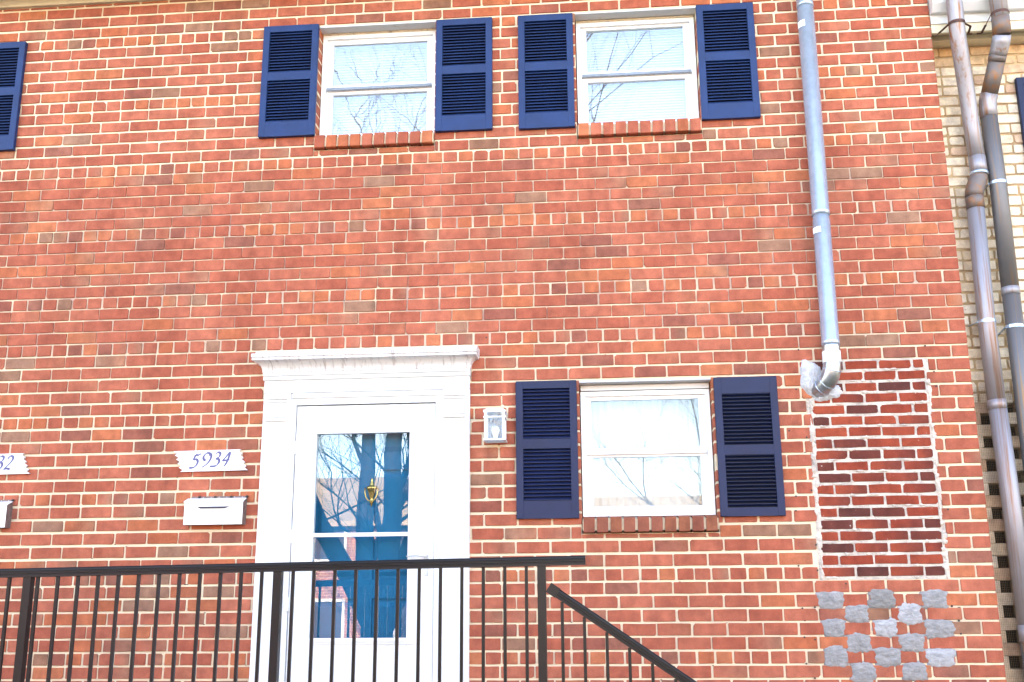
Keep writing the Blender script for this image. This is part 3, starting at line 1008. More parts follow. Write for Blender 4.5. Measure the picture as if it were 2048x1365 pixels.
link('kick_panel', kp, 'white', storm)
link('panel_lip', MB().box(-1.925, -1.205, -0.0125, -0.0062, 1.458, 1.466), 'white', storm)
for hz in (2.65, 2.08, 1.66, 1.15):
    link('hinge', MB().box(-2.034, -2.014, -0.0285, -0.0065, hz, hz + 0.085), 'white', storm)
hd = link('handle', MB().box(-1.158, -1.132, -0.0125, -0.0062, 1.868, 2.070, bev=0.003), 'lintel', storm)
link('lever', MB().tube([(-1.145, -0.012, 1.990), (-1.147, -0.045, 1.990), (-1.165, -0.052, 1.990), (-1.20, -0.052, 1.996), (-1.235, -0.050, 1.994), (-1.262, -0.046, 1.986)], [0.009, 0.008, 0.0075, 0.0065, 0.006, 0.005], 10), 'lintel', hd)

bd = MB().box(-2.02, -1.095, 0.115, 0.155, 0.93, 2.975)
blue = link('entry_door', bd, 'blue', house)
# six raised panels with sunk grooves: stiles and rails stand proud of the slab
sr = MB()
stiles = [(-2.02, -1.905), (-1.600, -1.510), (-1.205, -1.095)]
rails = [(2.862, 2.975), (2.555, 2.655), (1.735, 1.852), (0.93, 1.13)]
for a, b in stiles:
    sr.box(a, b, 0.100, 0.1148, 0.93, 2.975)
for a, b in rails:
    for p, q in ((-1.905, -1.600), (-1.510, -1.205)):
        sr.box(p, q, 0.1003, 0.1148, a, b)
link('stile_and_rail', sr, 'blue', blue)
for (a, b) in ((1.13, 1.735), (1.852, 2.555), (2.655, 2.862)):
    for p, q in ((-1.905, -1.600), (-1.510, -1.205)):
        o_ = [(p + 0.022, a + 0.022), (q - 0.022, a + 0.022), (q - 0.022, b - 0.022), (p + 0.022, b - 0.022)]
        i_ = [(p + 0.050, a + 0.050), (q - 0.050, a + 0.050), (q - 0.050, b - 0.050), (p + 0.050, b - 0.050)]
        v = [(x, 0.1147, z) for x, z in o_] + [(x, 0.103, z) for x, z in i_]
        link('panel', MB().add(v, [(4, 5, 6, 7)] + [(k, (k + 1) % 4, 4 + (k + 1) % 4, 4 + k) for k in range(4)]), 'blue', blue)
kx, ky = -1.5255, 0.0998
kn = MB()
def lathe_z(mb, cx, cy, prof, n=12, sy=0.5):
    v, f = [], []
    for r, z in prof:
        for k in range(n):
            an = 2 * math.pi * k / n
            v.append((cx + r * math.cos(an), cy + r * math.sin(an) * sy, z))
    for q in range(len(prof) - 1):
        for k in range(n):
            f.append((q * n + k, q * n + (k + 1) % n, (q + 1) * n + (k + 1) % n, (q + 1) * n + k))
    mb.add(v, f, smooth=True)
lathe_z(kn, kx, ky - 0.012, [(0.001, 2.500), (0.007, 2.495), (0.005, 2.485), (0.008, 2.478), (0.014, 2.455), (0.019, 2.448), (0.034, 2.446), (0.036, 2.428), (0.030, 2.426), (0.022, 2.405), (0.012, 2.372), (0.008, 2.362), (0.014, 2.352), (0.012, 2.340), (0.006, 2.333), (0.005, 2.322), (0.001, 2.318)], 14, 0.55)
kob = link('door_knocker', kn, 'brass', blue)
rg = []
for k in range(13):
    a = math.pi * k / 12
    rg.append((kx - 0.043 * math.cos(a), ky - 0.026 - 0.006 * math.sin(a), 2.436 - 0.088 * math.sin(a) ** 0.8))
kr = MB().tube(rg, 0.0042, 8)
link('knocker_ring', kr, 'brass', blue)

# ------------------------------------------------------------------ number plaques
def catmull(p, n=8):
    out = []
    for k in range(len(p) - 1):
        a, b, c, d = p[max(0, k - 1)], p[k], p[k + 1], p[min(len(p) - 1, k + 2)]
        for q in range(n):
            t = q / n
            out.append(tuple(0.5 * (2 * b[i] + (c[i] - a[i]) * t + (2 * a[i] - 5 * b[i] + 4 * c[i] - d[i]) * t * t + (3 * b[i] - a[i] - 3 * c[i] + d[i]) * t ** 3) for i in (0, 1)))
    out.append(p[-1])
    return out
GLYPH = {
    '5': [[(0.17, 0.93), (0.36, 0.90), (0.56, 1.00)], [(0.17, 0.93), (0.09, 0.55)], [(0.09, 0.55), (0.30, 0.60), (0.43, 0.42), (0.34, 0.14), (0.12, 0.02), (-0.10, 0.02)]],
    '9': [[(0.52, 0.80), (0.42, 0.98), (0.20, 0.98), (0.05, 0.76), (0.10, 0.56), (0.26, 0.48)], [(0.42, 0.98), (0.58, 0.84), (0.56, 0.52), (0.36, 0.20), (0.08, 0.00)]],
    '3': [[(0.14, 0.88), (0.30, 1.00), (0.48, 0.92), (0.44, 0.68), (0.22, 0.56)], [(0.22, 0.56), (0.46, 0.50), (0.50, 0.28), (0.32, 0.06), (-0.08, 0.02)]],
    '4': [[(0.42, 1.00), (0.20, 0.62), (0.00, 0.38)], [(0.00, 0.38), (0.26, 0.40), (0.50, 0.46)], [(0.46, 0.98), (0.40, 0.50), (0.30, 0.14), (0.18, -0.02)]],
    '2': [[(0.08, 0.76), (0.22, 0.96), (0.42, 0.92), (0.46, 0.70), (0.24, 0.34), (-0.04, 0.02)], [(-0.04, 0.02), (0.20, 0.08), (0.44, 0.02)]],
}
def digit(mb, ch, ox, oz, h, y):
    for k, st in enumerate(GLYPH[ch]):
        pts = catmull(st)
        L, R_ = [], []
        for q in range(len(pts)):
            a, b = pts[max(0, q - 1)], pts[min(len(pts) - 1, q + 1)]
            dx, dz = b[0] - a[0], b[1] - a[1]
            l = math.hypot(dx, dz) or 1
            dx, dz = dx / l, dz / l
            nib = (math.cos(math.radians(40)), math.sin(math.radians(40)))
            wd = 0.036 + 0.056 * abs(dx * nib[1] - dz * nib[0])
            sl = 0.16 * pts[q][1]
            L.append((ox + h * (pts[q][0] + sl - dz * wd), oz + h * (pts[q][1] + dx * wd)))
            R_.append((ox + h * (pts[q][0] + sl + dz * wd), oz + h * (pts[q][1] - dx * wd)))
        n = len(L)
        v = [(x, y - 0.0002 * k, z) for x, z in L] + [(x, y - 0.0002 * k, z) for x, z in R_]
        mb.add(v, [(q, q + 1, n + q + 1, n + q) for q in range(n - 1)])
def plaque(x, z, text, label):
    """x,z: upper left corner; the ends are cut in a sawtooth on a slant"""
    Wd, Hh, sh = 0.452, 0.136, 0.054
    out = []
    teeth = 5
    for k in range(teeth):                                    # left side, top to bottom
        t0, t1 = k / teeth, (k + 0.62) / teeth
        out.append((x + sh * t0, z - Hh * t0))
        out.append((x + sh * t1 + 0.023, z - Hh * t1))
    out.append((x + sh, z - Hh))
    right = []
    for k in range(teeth):
        t0, t1 = k / teeth, (k + 0.38) / teeth
        right.append((x + Wd + sh * t0, z + 0.004 - Hh * t0))
        right.append((x + Wd + sh * t1 - 0.017, z + 0.004 - Hh * t1))
    right.append((x + Wd + sh, z + 0.004 - Hh))
    out = out + list(reversed(right))
    t = thing('number_plaque', (x + Wd / 2, 0, z - Hh), label, 'house number', 'white house number plaques')
    link('board', MB().prism_y(out, -0.020, -0.002), 'plaque', t)
    for k, ch in enumerate(text):
        mb = MB()
        digit(mb, ch, x + 0.123 + k * 0.0685, z - 0.113 + 0.003 * k, 0.094, -0.0212)
        link('digit', mb, 'violet', t)
    for (px, pz) in ((x + 0.076, z - 0.104), (x + Wd - 0.045, z - 0.010)):
        link('screw', MB().tube([(px, -0.018, pz), (px, -0.0222, pz)], 0.0035, 8), 'spot', t)
plaque(-2.834, 2.686, '5934', 'white sawtooth edged plaque reading 5934 beside the door')
plaque(-4.318, 2.689, '5932', 'white sawtooth edged plaque reading 5932 at the left edge')

# ------------------------------------------------------------------ mailboxes
def mailbox(x0, label):
    x1 = x0 + 0.386
    z0, z1 = 2.201, 2.350
    t = thing('mailbox', ((x0 + x1) / 2, 0, z0), label, 'mailbox', 'white wall mailboxes')
    # open-topped body: front, sides and bottom with their shade painted in as dark brown
    link('front_panel', MB().box(x0, x1, -0.0660, -0.0620, z0, z1 - 0.004, bev=0.0015), 'mail', t)
    link('side_panel', MB().box(x0 + 0.001, x0 + 0.004, -0.0618, -0.001, z0, z1 + 0.004), 'mail_side', t)
    link('side_panel', MB().box(x1 - 0.004, x1 - 0.001, -0.0618, -0.001, z0, z1 + 0.004), 'mail_side', t)
    link('bottom_panel', MB().box(x0 + 0.004, x1 - 0.004, -0.0618, -0.001, z0 + 0.0005, z0 + 0.004), 'mail_side', t)
    link('back_plate', MB().box(x0 + 0.02, x1 + 0.004, -0.004, -0.0005, z0 + 0.004, 2.388), 'mail_side', t)
    lid = MB().prism_x([(-0.006, 2.372), (-0.0660, z1 - 0.002), (-0.0710, z1 - 0.008), (-0.0710, z1 - 0.004), (-0.0670, z1 + 0.002), (-0.006, 2.376)], x0 - 0.004, x1 + 0.004)
    ld = link('lid', lid, 'mail', t)
    # lid flap folded over the front, longer in the middle
    w = x1 - x0
    fl = [(x0 - 0.003, z1 - 0.004), (x0 - 0.003, z1 - 0.008), (x0 + w * 0.22, z1 - 0.034), (x0 + w * 0.28, z1 - 0.046), (x0 + w * 0.70, z1 - 0.046), (x0 + w * 0.78, z1 - 0.034), (x1 + 0.003, z1 - 0.008), (x1 + 0.003, z1 - 0.004)]
    link('lid_flap', MB().prism_y(fl, -0.0715, -0.0685), 'mail', ld)
    sl = [(x0 + w * 0.22, z1 - 0.0345), (x0 + w * 0.28, z1 - 0.047), (x0 + w * 0.70, z1 - 0.047), (x0 + w * 0.78, z1 - 0.0345)]
    link('finger_slot_shade', MB().prism_y(sl, -0.0721, -0.0716), 'dark', ld)  # flat plate over the flap, slot shade painted in its dark colour
    em = MB()
    cx, cz = x0 + w * 0.50, z1 - 0.083
    em.tube([(cx - 0.038, -0.0665, cz - 0.008), (cx + 0.030, -0.0665, cz - 0.008), (cx + 0.044, -0.0665, cz + 0.002), (cx + 0.046, -0.0665, cz + 0.014)], 0.0013, 6)
    em.prism_y([(cx - 0.012, cz + 0.017), (cx - 0.002, cz + 0.012), (cx + 0.002, cz + 0.014), (cx - 0.002, cz + 0.018)], -0.0672, -0.0658)
    link('emblem', em, 'dark', t)
    for k in range(4):
        hx = x0 + 0.075 + k * 0.1055
        link('hinge_knob', MB().tube([(hx - 0.007, -0.008, 2.383), (hx + 0.007, -0.008, 2.383)], 0.007, 8), 'spot', ld)
    for k in range(6):
        hx = x0 + 0.10 + k * 0.052
        link('rivet', MB().tube([(hx, -0.004, 2.381), (hx, -0.0055, 2.381)], 0.0022, 6), 'mail', t)
mailbox(-2.716, 'white metal mailbox below the 5934 plaque')
mailbox(-4.301, 'white metal mailbox cut off by the left edge of view')

# ------------------------------------------------------------------ wall lantern
lt = thing('wall_lantern', (-0.70, 0, 2.70), 'small white box lantern with glass panes left of lower window', 'wall lamp')
lx0, lx1, ly0, ly1, lz0, lz1 = -0.764, -0.632, -0.142, -0.022, 2.697, 2.892
link('back_plate', MB().box(lx0 + 0.02, lx1 - 0.005, -0.0215, -0.002, lz0 + 0.01, lz1 + 0.012, bev=0.003), 'vinyl', lt)
link('cap', MB().box(lx0 - 0.004, lx1 + 0.004, ly0 - 0.004, ly1 - 0.0005, lz1 - 0.014, lz1).box(lx0 + 0.01, lx1 - 0.01, ly0 + 0.01, ly1 - 0.01, lz1, lz1 + 0.010), 'vinyl', lt)
def ring(name, za, zb, e):
    mb = MB()
    w = 0.012
    a, b, c, d = lx0 - e, lx1 + e, ly0 - e, ly1
    mb.box(a, b, c, c + w, za, zb)
    mb.box(a, b, d - w, d - 0.0006, za, zb)
    mb.box(a, a + w, c + w, d - w, za, zb)
    mb.box(b - w, b, c + w, d - w, za, zb)
    link(name, mb, 'vinyl', lt)
ring('band', 2.842, 2.851, 0.004)
ring('base_ring', 2.697, 2.707, 0.005)
for px in (lx0 + 0.001, lx1 - 0.016):
    for py in (ly0 + 0.001, ly1 - 0.016):
        link('corner_post', MB().box(px, px + 0.015, py, py + 0.014, 2.707, 2.842).box(px, px + 0.015, py, py + 0.014, 2.851, 2.878), 'vinyl', lt)
for za, zb in ((2.7075, 2.8415), (2.8515, 2.8775)):
    link('pane', MB().box(lx0 + 0.016, lx1 - 0.016, ly0 + 0.006, ly0 + 0.008, za, zb), 'lamp_glass', lt)
    for px in (lx0 + 0.006, lx1 - 0.008):
        link('pane', MB().box(px, px + 0.002, ly0 + 0.016, ly1 - 0.017, za, zb), 'lamp_glass', lt)
gr = MB()
for k in range(5):
    y = ly0 + 0.018 + k * 0.019
    gr.box(lx0 + 0.008, lx1 - 0.008, y, y + 0.006, 2.699, 2.704)
link('bottom_grille', gr, 'lintel', lt)
link('bulb', MB().tube([(-0.698, -0.08, 2.708), (-0.698, -0.08, 2.722), (-0.698, -0.08, 2.74), (-0.698, -0.08, 2.77), (-0.698, -0.08, 2.79), (-0.698, -0.08, 2.80)], [0.012, 0.014, 0.020, 0.029, 0.024, 0.006], 12), 'vinyl', lt)
link('reflector', MB().box(lx0 + 0.017, lx1 - 0.017, ly1 - 0.022, ly1 - 0.0175, 2.708, 2.876), 'track', lt)

# ------------------------------------------------------------------ galvanised vent pipe
vp = thing('vent_pipe', (1.44, -0.1, 2.97), 'shiny galvanised vent pipe running up the wall from a foam sealed elbow', 'pipe')
PY = -0.100
def pxz(z):
    return 1.433 + (z - 3.268) * (1.450 - 1.433) / (5.718 - 3.268)
for a, b, r0, r1 in ((5.655, 6.127, 0.0565, 0.0565), (4.135, 5.6555, 0.0545, 0.0565), (3.262, 4.1355, 0.0530, 0.0555)):
    zz = [a, a + 0.03, a + 0.031, b - 0.035, b - 0.034, b]
    rr = [r1 + 0.0012, r1 + 0.0012, r1, r1, r0, r0]
    link('pipe_section', MB().tube([(pxz(z), PY, z) for z in zz], rr, 28), 'galv', vp)
link('collar', MB().tube([(pxz(z), PY, z) for z in (3.195, 3.2, 3.255, 3.264)], [0.0535, 0.0555, 0.0555, 0.0560], 28), 'galv_dull', vp)
link('label_wrap', MB().tube([(pxz(z), PY, z) for z in (3.150, 3.222)], 0.0568, 28, cap=False), 'tape', vp)
path = [(1.4325, PY, 3.20), (1.4320, PY, 3.14), (1.428, PY + 0.001, 3.105), (1.418, PY + 0.012, 3.068), (1.400, PY + 0.035, 3.035), (1.378, PY + 0.070, 3.010), (1.352, PY + 0.112, 2.990)]
link('elbow', MB().tube(path, [0.055, 0.0555, 0.0565, 0.0565, 0.0560, 0.0555, 0.055], 28), 'galv_dull', vp)
for k in (2, 4, 5):
    a, b = Vector(path[k]), Vector(path[k + 1])
    d = (b - a).normalized()
    link('elbow_seam', MB().tube([a - d * 0.004, a, a + d * 0.004], [0.0565, 0.0600, 0.0565], 28, cap=False), 'galv', vp)
for (z0, z1, a0, a1) in ((5.49, 5.538, math.radians(182), math.radians(250)), (4.005, 4.045, math.radians(180), math.radians(252))):
    v, f = [], []
    for k in range(9):
        an = a0 + (a1 - a0) * k / 8
        for z in (z0, z1):
            v.append((pxz(z) + 0.0578 * math.cos(an), PY + 0.0578 * math.sin(an), z))
        if k:
            f.append((2 * k - 2, 2 * k, 2 * k + 1, 2 * k - 1))
    link('tape', MB().add(v, f, smooth=True), 'tape', vp)
fm = MB()
fr_ = random.Random(3)
blob(fm, 1.315, 3.080, 0.075, 0.115, 0.003, 0.040, fr_, n=30, rings=8, sq=2.2, rough=0.16)
blob(fm, 1.395, 2.985, 0.105, 0.060, 0.003, 0.034, fr_, n=30, rings=8, sq=2.2, rough=0.18)
tag(link('foam_seal', fm, 'foam'), 'lumpy grey white foam seal where the vent pipe enters the wall', 'sealant')

# ------------------------------------------------------------------ neighbouring cream house, set back a little
NX0, NX1, NY = XR + 0.003, 9.5, 0.220
nb = thing('painted_brick_house', (6.0, 4.0, 0.0), 'cream painted peeling brick house at the right edge with white eaves', 'house')
LAT = (2.33, 3.05, 0.9, 2.942)
NC = 0.0750
nwall = link('wall', sheet(NX0, NX1, 0.0, 5.49, [(LAT[0], LAT[1], LAT[2], LAT[3])], NY + 0.008, 0.46), 'cream_mortar', nb, org=(6, 0.3, 0))
nr = random.Random(9)
def cream_tint(r):
    c = lerp3((0.80, 0.67, 0.48), (0.85, 0.78, 0.64), r.random())
    if r.random() < 0.10:
        c = lerp3(c, (0.55, 0.29, 0.16), 0.6)
    return c
z = 5.475 - NC / 2
row = 0
NBX = 3.45
while z > 0.85:
    x = NX0
    first = True
    while x < NBX:
        L = 0.095 if (first and row % 2 == 0) or row % 6 == 3 else 0.196
        e = min(x + L, NBX)
        inl = LAT[3] > z > LAT[2]
        if not (inl and e > LAT[0] and x < LAT[1]):
            c = cream_tint(nr)
            if z > 5.33:
                c = lerp3(c, (0.62, 0.34, 0.12), 0.6)
            v, f, t = brick_geom(x, e, z - 0.0300, z + 0.0300, NY + nr.uniform(-0.003, 0.002), NY + 0.1, nr, c, c, jit=0.003, chip=0.25)
            link('brick', MB().add(v, f, t), 'cream_brick', nwall, org=((x + e) / 2, NY + 0.03, z))
        x += L + 0.013
        first = False
    z -= NC
    row += 1
link('plain_wall', MB().box(NBX, NX1, NY + 0.002, NY + 0.007, 0.0, 5.48), 'far_cream', nb, org=(6, NY, 0))
# honeycomb vent: bricks with open gaps behind a wire screen
z = 2.904
k = 0
while z > LAT[2]:
    gap = (2.600 if k % 2 == 0 else 2.453) - 0.29
    while gap < LAT[1] + 0.3:
        a, b = max(gap + 0.047, LAT[0] - 0.012), min(gap + 0.243, LAT[1] + 0.012)
        if b - a > 0.012:
            c = lerp3(cream_tint(nr), (0.60, 0.42, 0.26), 0.25)
            v, f, t = brick_geom(a, b, z - 0.0370, z + 0.0370, NY + nr.uniform(-0.002, 0.002), NY + 0.1, nr, c, c, jit=0.0015)
            link('brick', MB().add(v, f, t), 'cream_brick', nwall, org=((a + b) / 2, NY + 0.03, z))
        gap += 0.29
    z -= NC
    k += 1
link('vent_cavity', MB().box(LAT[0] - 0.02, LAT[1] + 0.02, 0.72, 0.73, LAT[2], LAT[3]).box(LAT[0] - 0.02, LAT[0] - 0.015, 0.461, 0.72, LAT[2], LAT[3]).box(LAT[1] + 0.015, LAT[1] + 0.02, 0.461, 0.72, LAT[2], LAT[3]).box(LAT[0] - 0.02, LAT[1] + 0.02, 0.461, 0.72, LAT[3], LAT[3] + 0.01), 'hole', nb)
ws_ = MB()
x = LAT[0]
while x < LAT[1]:
    ws_.box(x, x + 0.0009, NY - 0.0075, NY - 0.0062, LAT[2], LAT[3] + 0.09)
    x += 0.0105
z = LAT[2]
while z < LAT[3] + 0.09:
    ws_.box(LAT[0], LAT[1], NY - 0.0088, NY - 0.0076, z, z + 0.0009)
    z += 0.0105
link('wire_screen', ws_, 'wire', nb)
# stepped white eaves
link('bed_mould', MB().box(NX0, NX1, 0.125, NY + 0.006, 5.478, 5.512), 'cream', nb)
link('soffit', MB().box(NX0, NX1, 0.026, NY + 0.006, 5.513, 5.530), 'tan', nb)
link('fascia', MB().box(NX0, NX1, 0.004, 0.0255, 5.470, 5.640, bev=0.003), 'cream', nb)
link('fascia_bead', MB().box(NX0, NX1, -0.006, 0.0035, 5.536, 5.640), 'white', nb)
link('gutter', MB().prism_x([(-0.0065, 5.600), (-0.044, 5.600), (-0.085, 5.65), (-0.085, 5.75), (-0.0065, 5.75)], NX0, NX1), 'white', nb)
link('siding', MB().box(NX0, NX1, 0.030, 0.05, 5.642, 6.3), 'white', nb)
link('roof', MB().prism_x([(-0.04, 5.77), (4.5, 8.0), (9.2, 5.77), (9.2, 5.89), (4.5, 8.12), (-0.04, 5.88)], NX0 + 0.02, NX1), 'roof', nb)
link('side_wall', MB().box(NX1 - 0.2, NX1, 0.46, 9.0, 0, 5.6).box(NX0, NX1 - 0.2, 8.8, 9.0, 0, 5.6), 'far_cream', nb)
s = shutter(nb, 2.893, 3.295, 4.33, 5.203, 1, 'navy_dark', yb=NY - 0.004)
s['label'] = 'dark navy shutter cut off by the right edge'

# ------------------------------------------------------------------ rusty flues
FY = 0.100
def sec(parent, pts, r, m_, name='pipe_section', n=24):
    link(name, MB().tube(pts, r, n), m_, parent)
def strap(parent, cx, cy, z, r, legs, m_, h=0.020):
    mb = MB()
    ring_ = [(cx + (r + 0.002) * math.cos(a), cy + (r + 0.002) * math.sin(a)) for a in [math.pi * k / 10 for k in range(10, 21)]]
    for (a, b) in zip(ring_, ring_[1:]):
        mb.add([(a[0], a[1], z), (b[0], b[1], z), (b[0], b[1], z + h), (a[0], a[1], z + h)], [(0, 1, 2, 3), (3, 2, 1, 0)])
    for pts in legs:
        for a, b in zip(pts, pts[1:]):
            mb.bar(a, b, h * 0.7, 0.004)
    return link('strap', mb, m_, parent)
fl1 = thing('flue_pipe', (2.49, FY, 0.0), 'grey metal flue with rust streaks nearest the red brick corner', 'pipe', 'old metal flues at the right')
sec(fl1, [(2.422, -0.145, 6.4), (2.424, -0.145, 5.8), (2.426, -0.142, 5.60), (2.434, -0.112, 5.36), (2.474, -0.02, 5.18), (2.506, 0.05, 4.99), (2.524, 0.09, 4.80), (2.537, FY, 4.57)], 0.0525, 'rust')
sec(fl1, [(2.536, FY, 4.585), (2.538, FY, 4.52), (2.539, FY, 4.475)], [0.0550, 0.0550, 0.0555], 'rust')
sec(fl1, [(2.539, FY, 4.475), (2.538, FY, 4.455)], 0.0590, 'galv', 'clamp')
sec(fl1, [(2.538, FY, 4.455), (2.530, FY, 4.43), (2.510, FY - 0.004, 4.385), (2.492, FY - 0.004, 4.335), (2.488, FY, 4.30)], [0.056, 0.0585, 0.0600, 0.0590, 0.057], 'rust_dark', 'elbow')
sec(fl1, [(2.488, FY, 4.30), (2.489, FY, 4.27), (2.489, FY, 4.215)], [0.0580, 0.0585, 0.0575], 'rust_dark', 'collar')
sec(fl1, [(2.489, FY, 4.215), (2.470, FY, 3.46), (2.473, FY, 2.92)], 0.0552, 'rust')
sec(fl1, [(2.473, FY, 2.925), (2.474, FY, 2.865)], 0.0578, 'rust', 'collar')
sec(fl1, [(2.474, FY, 2.87), (2.487, FY, 2.30), (2.495, FY, 1.55)], 0.0562, 'rust')
sec(fl1, [(2.495, FY, 1.55), (2.496, FY, 1.45)], 0.0585, 'rust', 'collar')
sec(fl1, [(2.496, FY, 1.45), (2.500, FY, 0.0)], 0.0562, 'flue_grey')
strap(fl1, 2.430, -0.128, 5.445, 0.0535, [[(2.376, -0.128, 5.455), (2.345, -0.02, 5.455), (2.322, -0.0085, 5.440)], [(2.484, -0.128, 5.455), (2.532, -0.090, 5.455), (2.540, -0.0085, 5.445), (2.566, -0.0085, 5.445)]], 'strap')
strap(fl1, 2.470, FY, 3.430, 0.0555, [[(2.414, FY, 3.440), (2.392, NY, 3.445)], [(2.526, FY, 3.440), (2.540, NY, 3.440)]], 'galv')

fl2 = thing('flue_pipe', (2.66, FY, 0.0), 'thick dark grey flue with kinked rusty joints right of the other flue', 'pipe', 'old metal flues at the right')
sec(fl2, [(2.706, -0.150, 6.4), (2.707, -0.150, 5.8), (2.709, -0.148, 5.47)], 0.0560, 'rust')
sec(fl2, [(2.709, -0.148, 5.475), (2.711, -0.140, 5.42), (2.714, -0.125, 5.36)], [0.0580, 0.0580, 0.0585], 'rust_dark', 'collar')
sec(fl2, [(2.714, -0.125, 5.36), (2.711, -0.10, 5.32), (2.705, -0.07, 5.28), (2.700, -0.05, 5.25)], [0.0575, 0.0590, 0.0575, 0.0555], 'rust', 'elbow')
sec(fl2, [(2.700, -0.05, 5.255), (2.694, -0.03, 5.215)], 0.0575, 'rust_dark', 'collar')
sec(fl2, [(2.694, -0.03, 5.215), (2.661, 0.08, 5.03)], 0.0545, 'rust_dark')
sec(fl2, [(2.661, 0.08, 5.035), (2.653, 0.094, 4.99), (2.648, FY, 4.93), (2.648, FY, 4.87)], [0.0570, 0.0580, 0.0580, 0.0565], 'rust', 'elbow')
sec(fl2, [(2.648, FY, 4.88), (2.652, FY, 4.39), (2.644, FY, 3.66)], 0.0548, 'flue_grey')
sec(fl2, [(2.644, FY, 3.665), (2.644, FY, 3.615)], 0.0572, 'rust', 'collar')
sec(fl2, [(2.644, FY, 3.62), (2.641, FY, 2.93), (2.640, FY, 1.5), (2.640, FY, 0.0)], 0.0550, 'flue_grey')
strap(fl2, 2.709, -0.148, 5.49, 0.0570, [[(2.650, -0.148, 5.50), (2.632, -0.09, 5.46), (2.628, -0.0085, 5.445), (2.598, -0.0085, 5.445)]], 'strap')
strap(fl2, 2.651, FY, 4.38, 0.0555, [[(2.594, FY, 4.39), (2.586, NY, 4.385)]], 'galv')
strap(fl2, 2.642, FY, 3.39, 0.0555, [[(2.586, FY, 3.40), (2.575, NY, 3.38)]], 'galv')

# ------------------------------------------------------------------ porch and railing
PZ = 0.895
po = thing('porch', (-3.0, -0.65, 0), 'raised concrete porch with steps going down to the right under the railing', 'porch')
link('slab', MB().box(-7.0, -0.28, -1.30, -0.002, PZ - 0.14, PZ), 'concrete', po)
link('porch_base', MB().box(-6.95, -0.33, -1.24, -0.002, 0.0, PZ - 0.141), 'side_brick', po)
for k in range(4):
    link('step', MB().box(-0.2795 + 0.267 * k, -0.28 + 0.267 * (k + 1), -1.30, -0.002, 0.0, PZ - 0.179 * (k + 1)), 'concrete', po)

rl = thing('porch_railing', (-1.8, -1.2, PZ), 'black metal porch railing with thin balusters and a handrail sloping down the steps', 'railing')
RY = -1.20
def rz(x):                       # the rail rises a little to the right
    return 1.880 + (x + 3.257) * 0.0112
def rail_profile():
    return [(-0.0275, 0.000), (-0.0275, 0.010), (-0.0255, 0.012), (-0.0255, 0.016), (-0.0275, 0.018), (-0.0275, 0.024), (-0.0255, 0.026), (-0.0255, 0.030), (-0.0275, 0.032), (-0.0265, 0.040), (-0.019, 0.0465), (0.019, 0.0465), (0.0265, 0.040), (0.0275, 0.032), (0.0275, 0.0)]
def sweep_rail(a, b):
    a, b = Vector(a), Vector(b)
    t = (b - a).normalized()
    side = Vector((0, 1, 0))
    upv = t.cross(side) * -1
    if upv.z < 0:
        upv = -upv
    pr_ = rail_profile()
    n = len(pr_)
    v = [a + side * y + upv * z for y, z in pr_] + [b + side * y + upv * z for y, z in pr_]
    f = [tuple(range(n)), tuple(range(2 * n - 1, n - 1, -1))] + [(i, n + i, n + (i + 1) % n, (i + 1) % n) for i in range(n)]
    return MB().add(v, f)
xl_, xr_ = -6.6, -0.119
link('top_rail', sweep_rail((xl_, RY, rz(xl_) - 0.0465), (xr_, RY, rz(xr_) - 0.0465)), 'black', rl)
posts = [-4.47, -3.088, -1.727, -0.345, -5.85]
for x in posts:
    link('post', MB().box(x - 0.0215, x + 0.0215, RY - 0.0215, RY + 0.0215, PZ, rz(x) - 0.0468), 'black', rl)
bx = []
for p0, n in ((-5.80, 12), (-4.42, 12), (-3.038, 12), (-1.647, 12)):
    for k in range(n):
        bx.append(p0 + 0.1112 * k)
for x in bx:
    link('baluster', MB().box(x - 0.008, x + 0.008, RY - 0.008, RY + 0.008, PZ + 0.085, rz(x) - 0.0468), 'black', rl)
for a, b in zip(sorted(posts), sorted(posts)[1:]):
    link('bottom_rail', MB().box(a + 0.0215, b - 0.0215, RY - 0.016, RY + 0.016, PZ + 0.055, PZ + 0.085), 'black', rl)
SL = -0.675
def sz(x):                       # top of the sloping handrail
    return 1.794 + (x + 0.321) * SL
a_ = (-0.3225, RY, sz(-0.3225) - 0.0555)
b_ = (0.93, RY, sz(0.93) - 0.0555)
link('stair_rail', sweep_rail(a_, b_), 'black', rl)
br = MB()
t = Vector((1, 0, SL)).normalized()
base = Vector(a_)
upv = Vector((-SL, 0, 1)).normalized()
q = []
for c in (base, base + t * 0.055):
    for y, zz in ((-0.031, -0.004), (0.031, -0.004), (0.031, 0.050), (-0.031, 0.050)):
        q.append(c + Vector((0, y, 0)) + upv * zz)
br.add(q, [(0, 1, 2, 3), (7, 6, 5, 4), (0, 4, 5, 1), (1, 5, 6, 2), (2, 6, 7, 3), (3, 7, 4, 0)])
link('rail_bracket', br, 'black', rl)
for k in range(10):
    x = -0.243 + 0.1112 * k
    if x > 0.86:
        break
    zf = PZ - 0.179 * (1 + int((x + 0.28) / 0.267)) if x > -0.28 else PZ
    link('baluster', MB().box(x - 0.008, x + 0.008, RY - 0.008, RY + 0.008, max(0.0, zf) + 0.0, sz(x) - 0.056), 'black', rl)
link('post', MB().box(0.885, 0.928, RY - 0.0215, RY + 0.0215, 0.0, sz(0.906) - 0.058), 'black', rl)

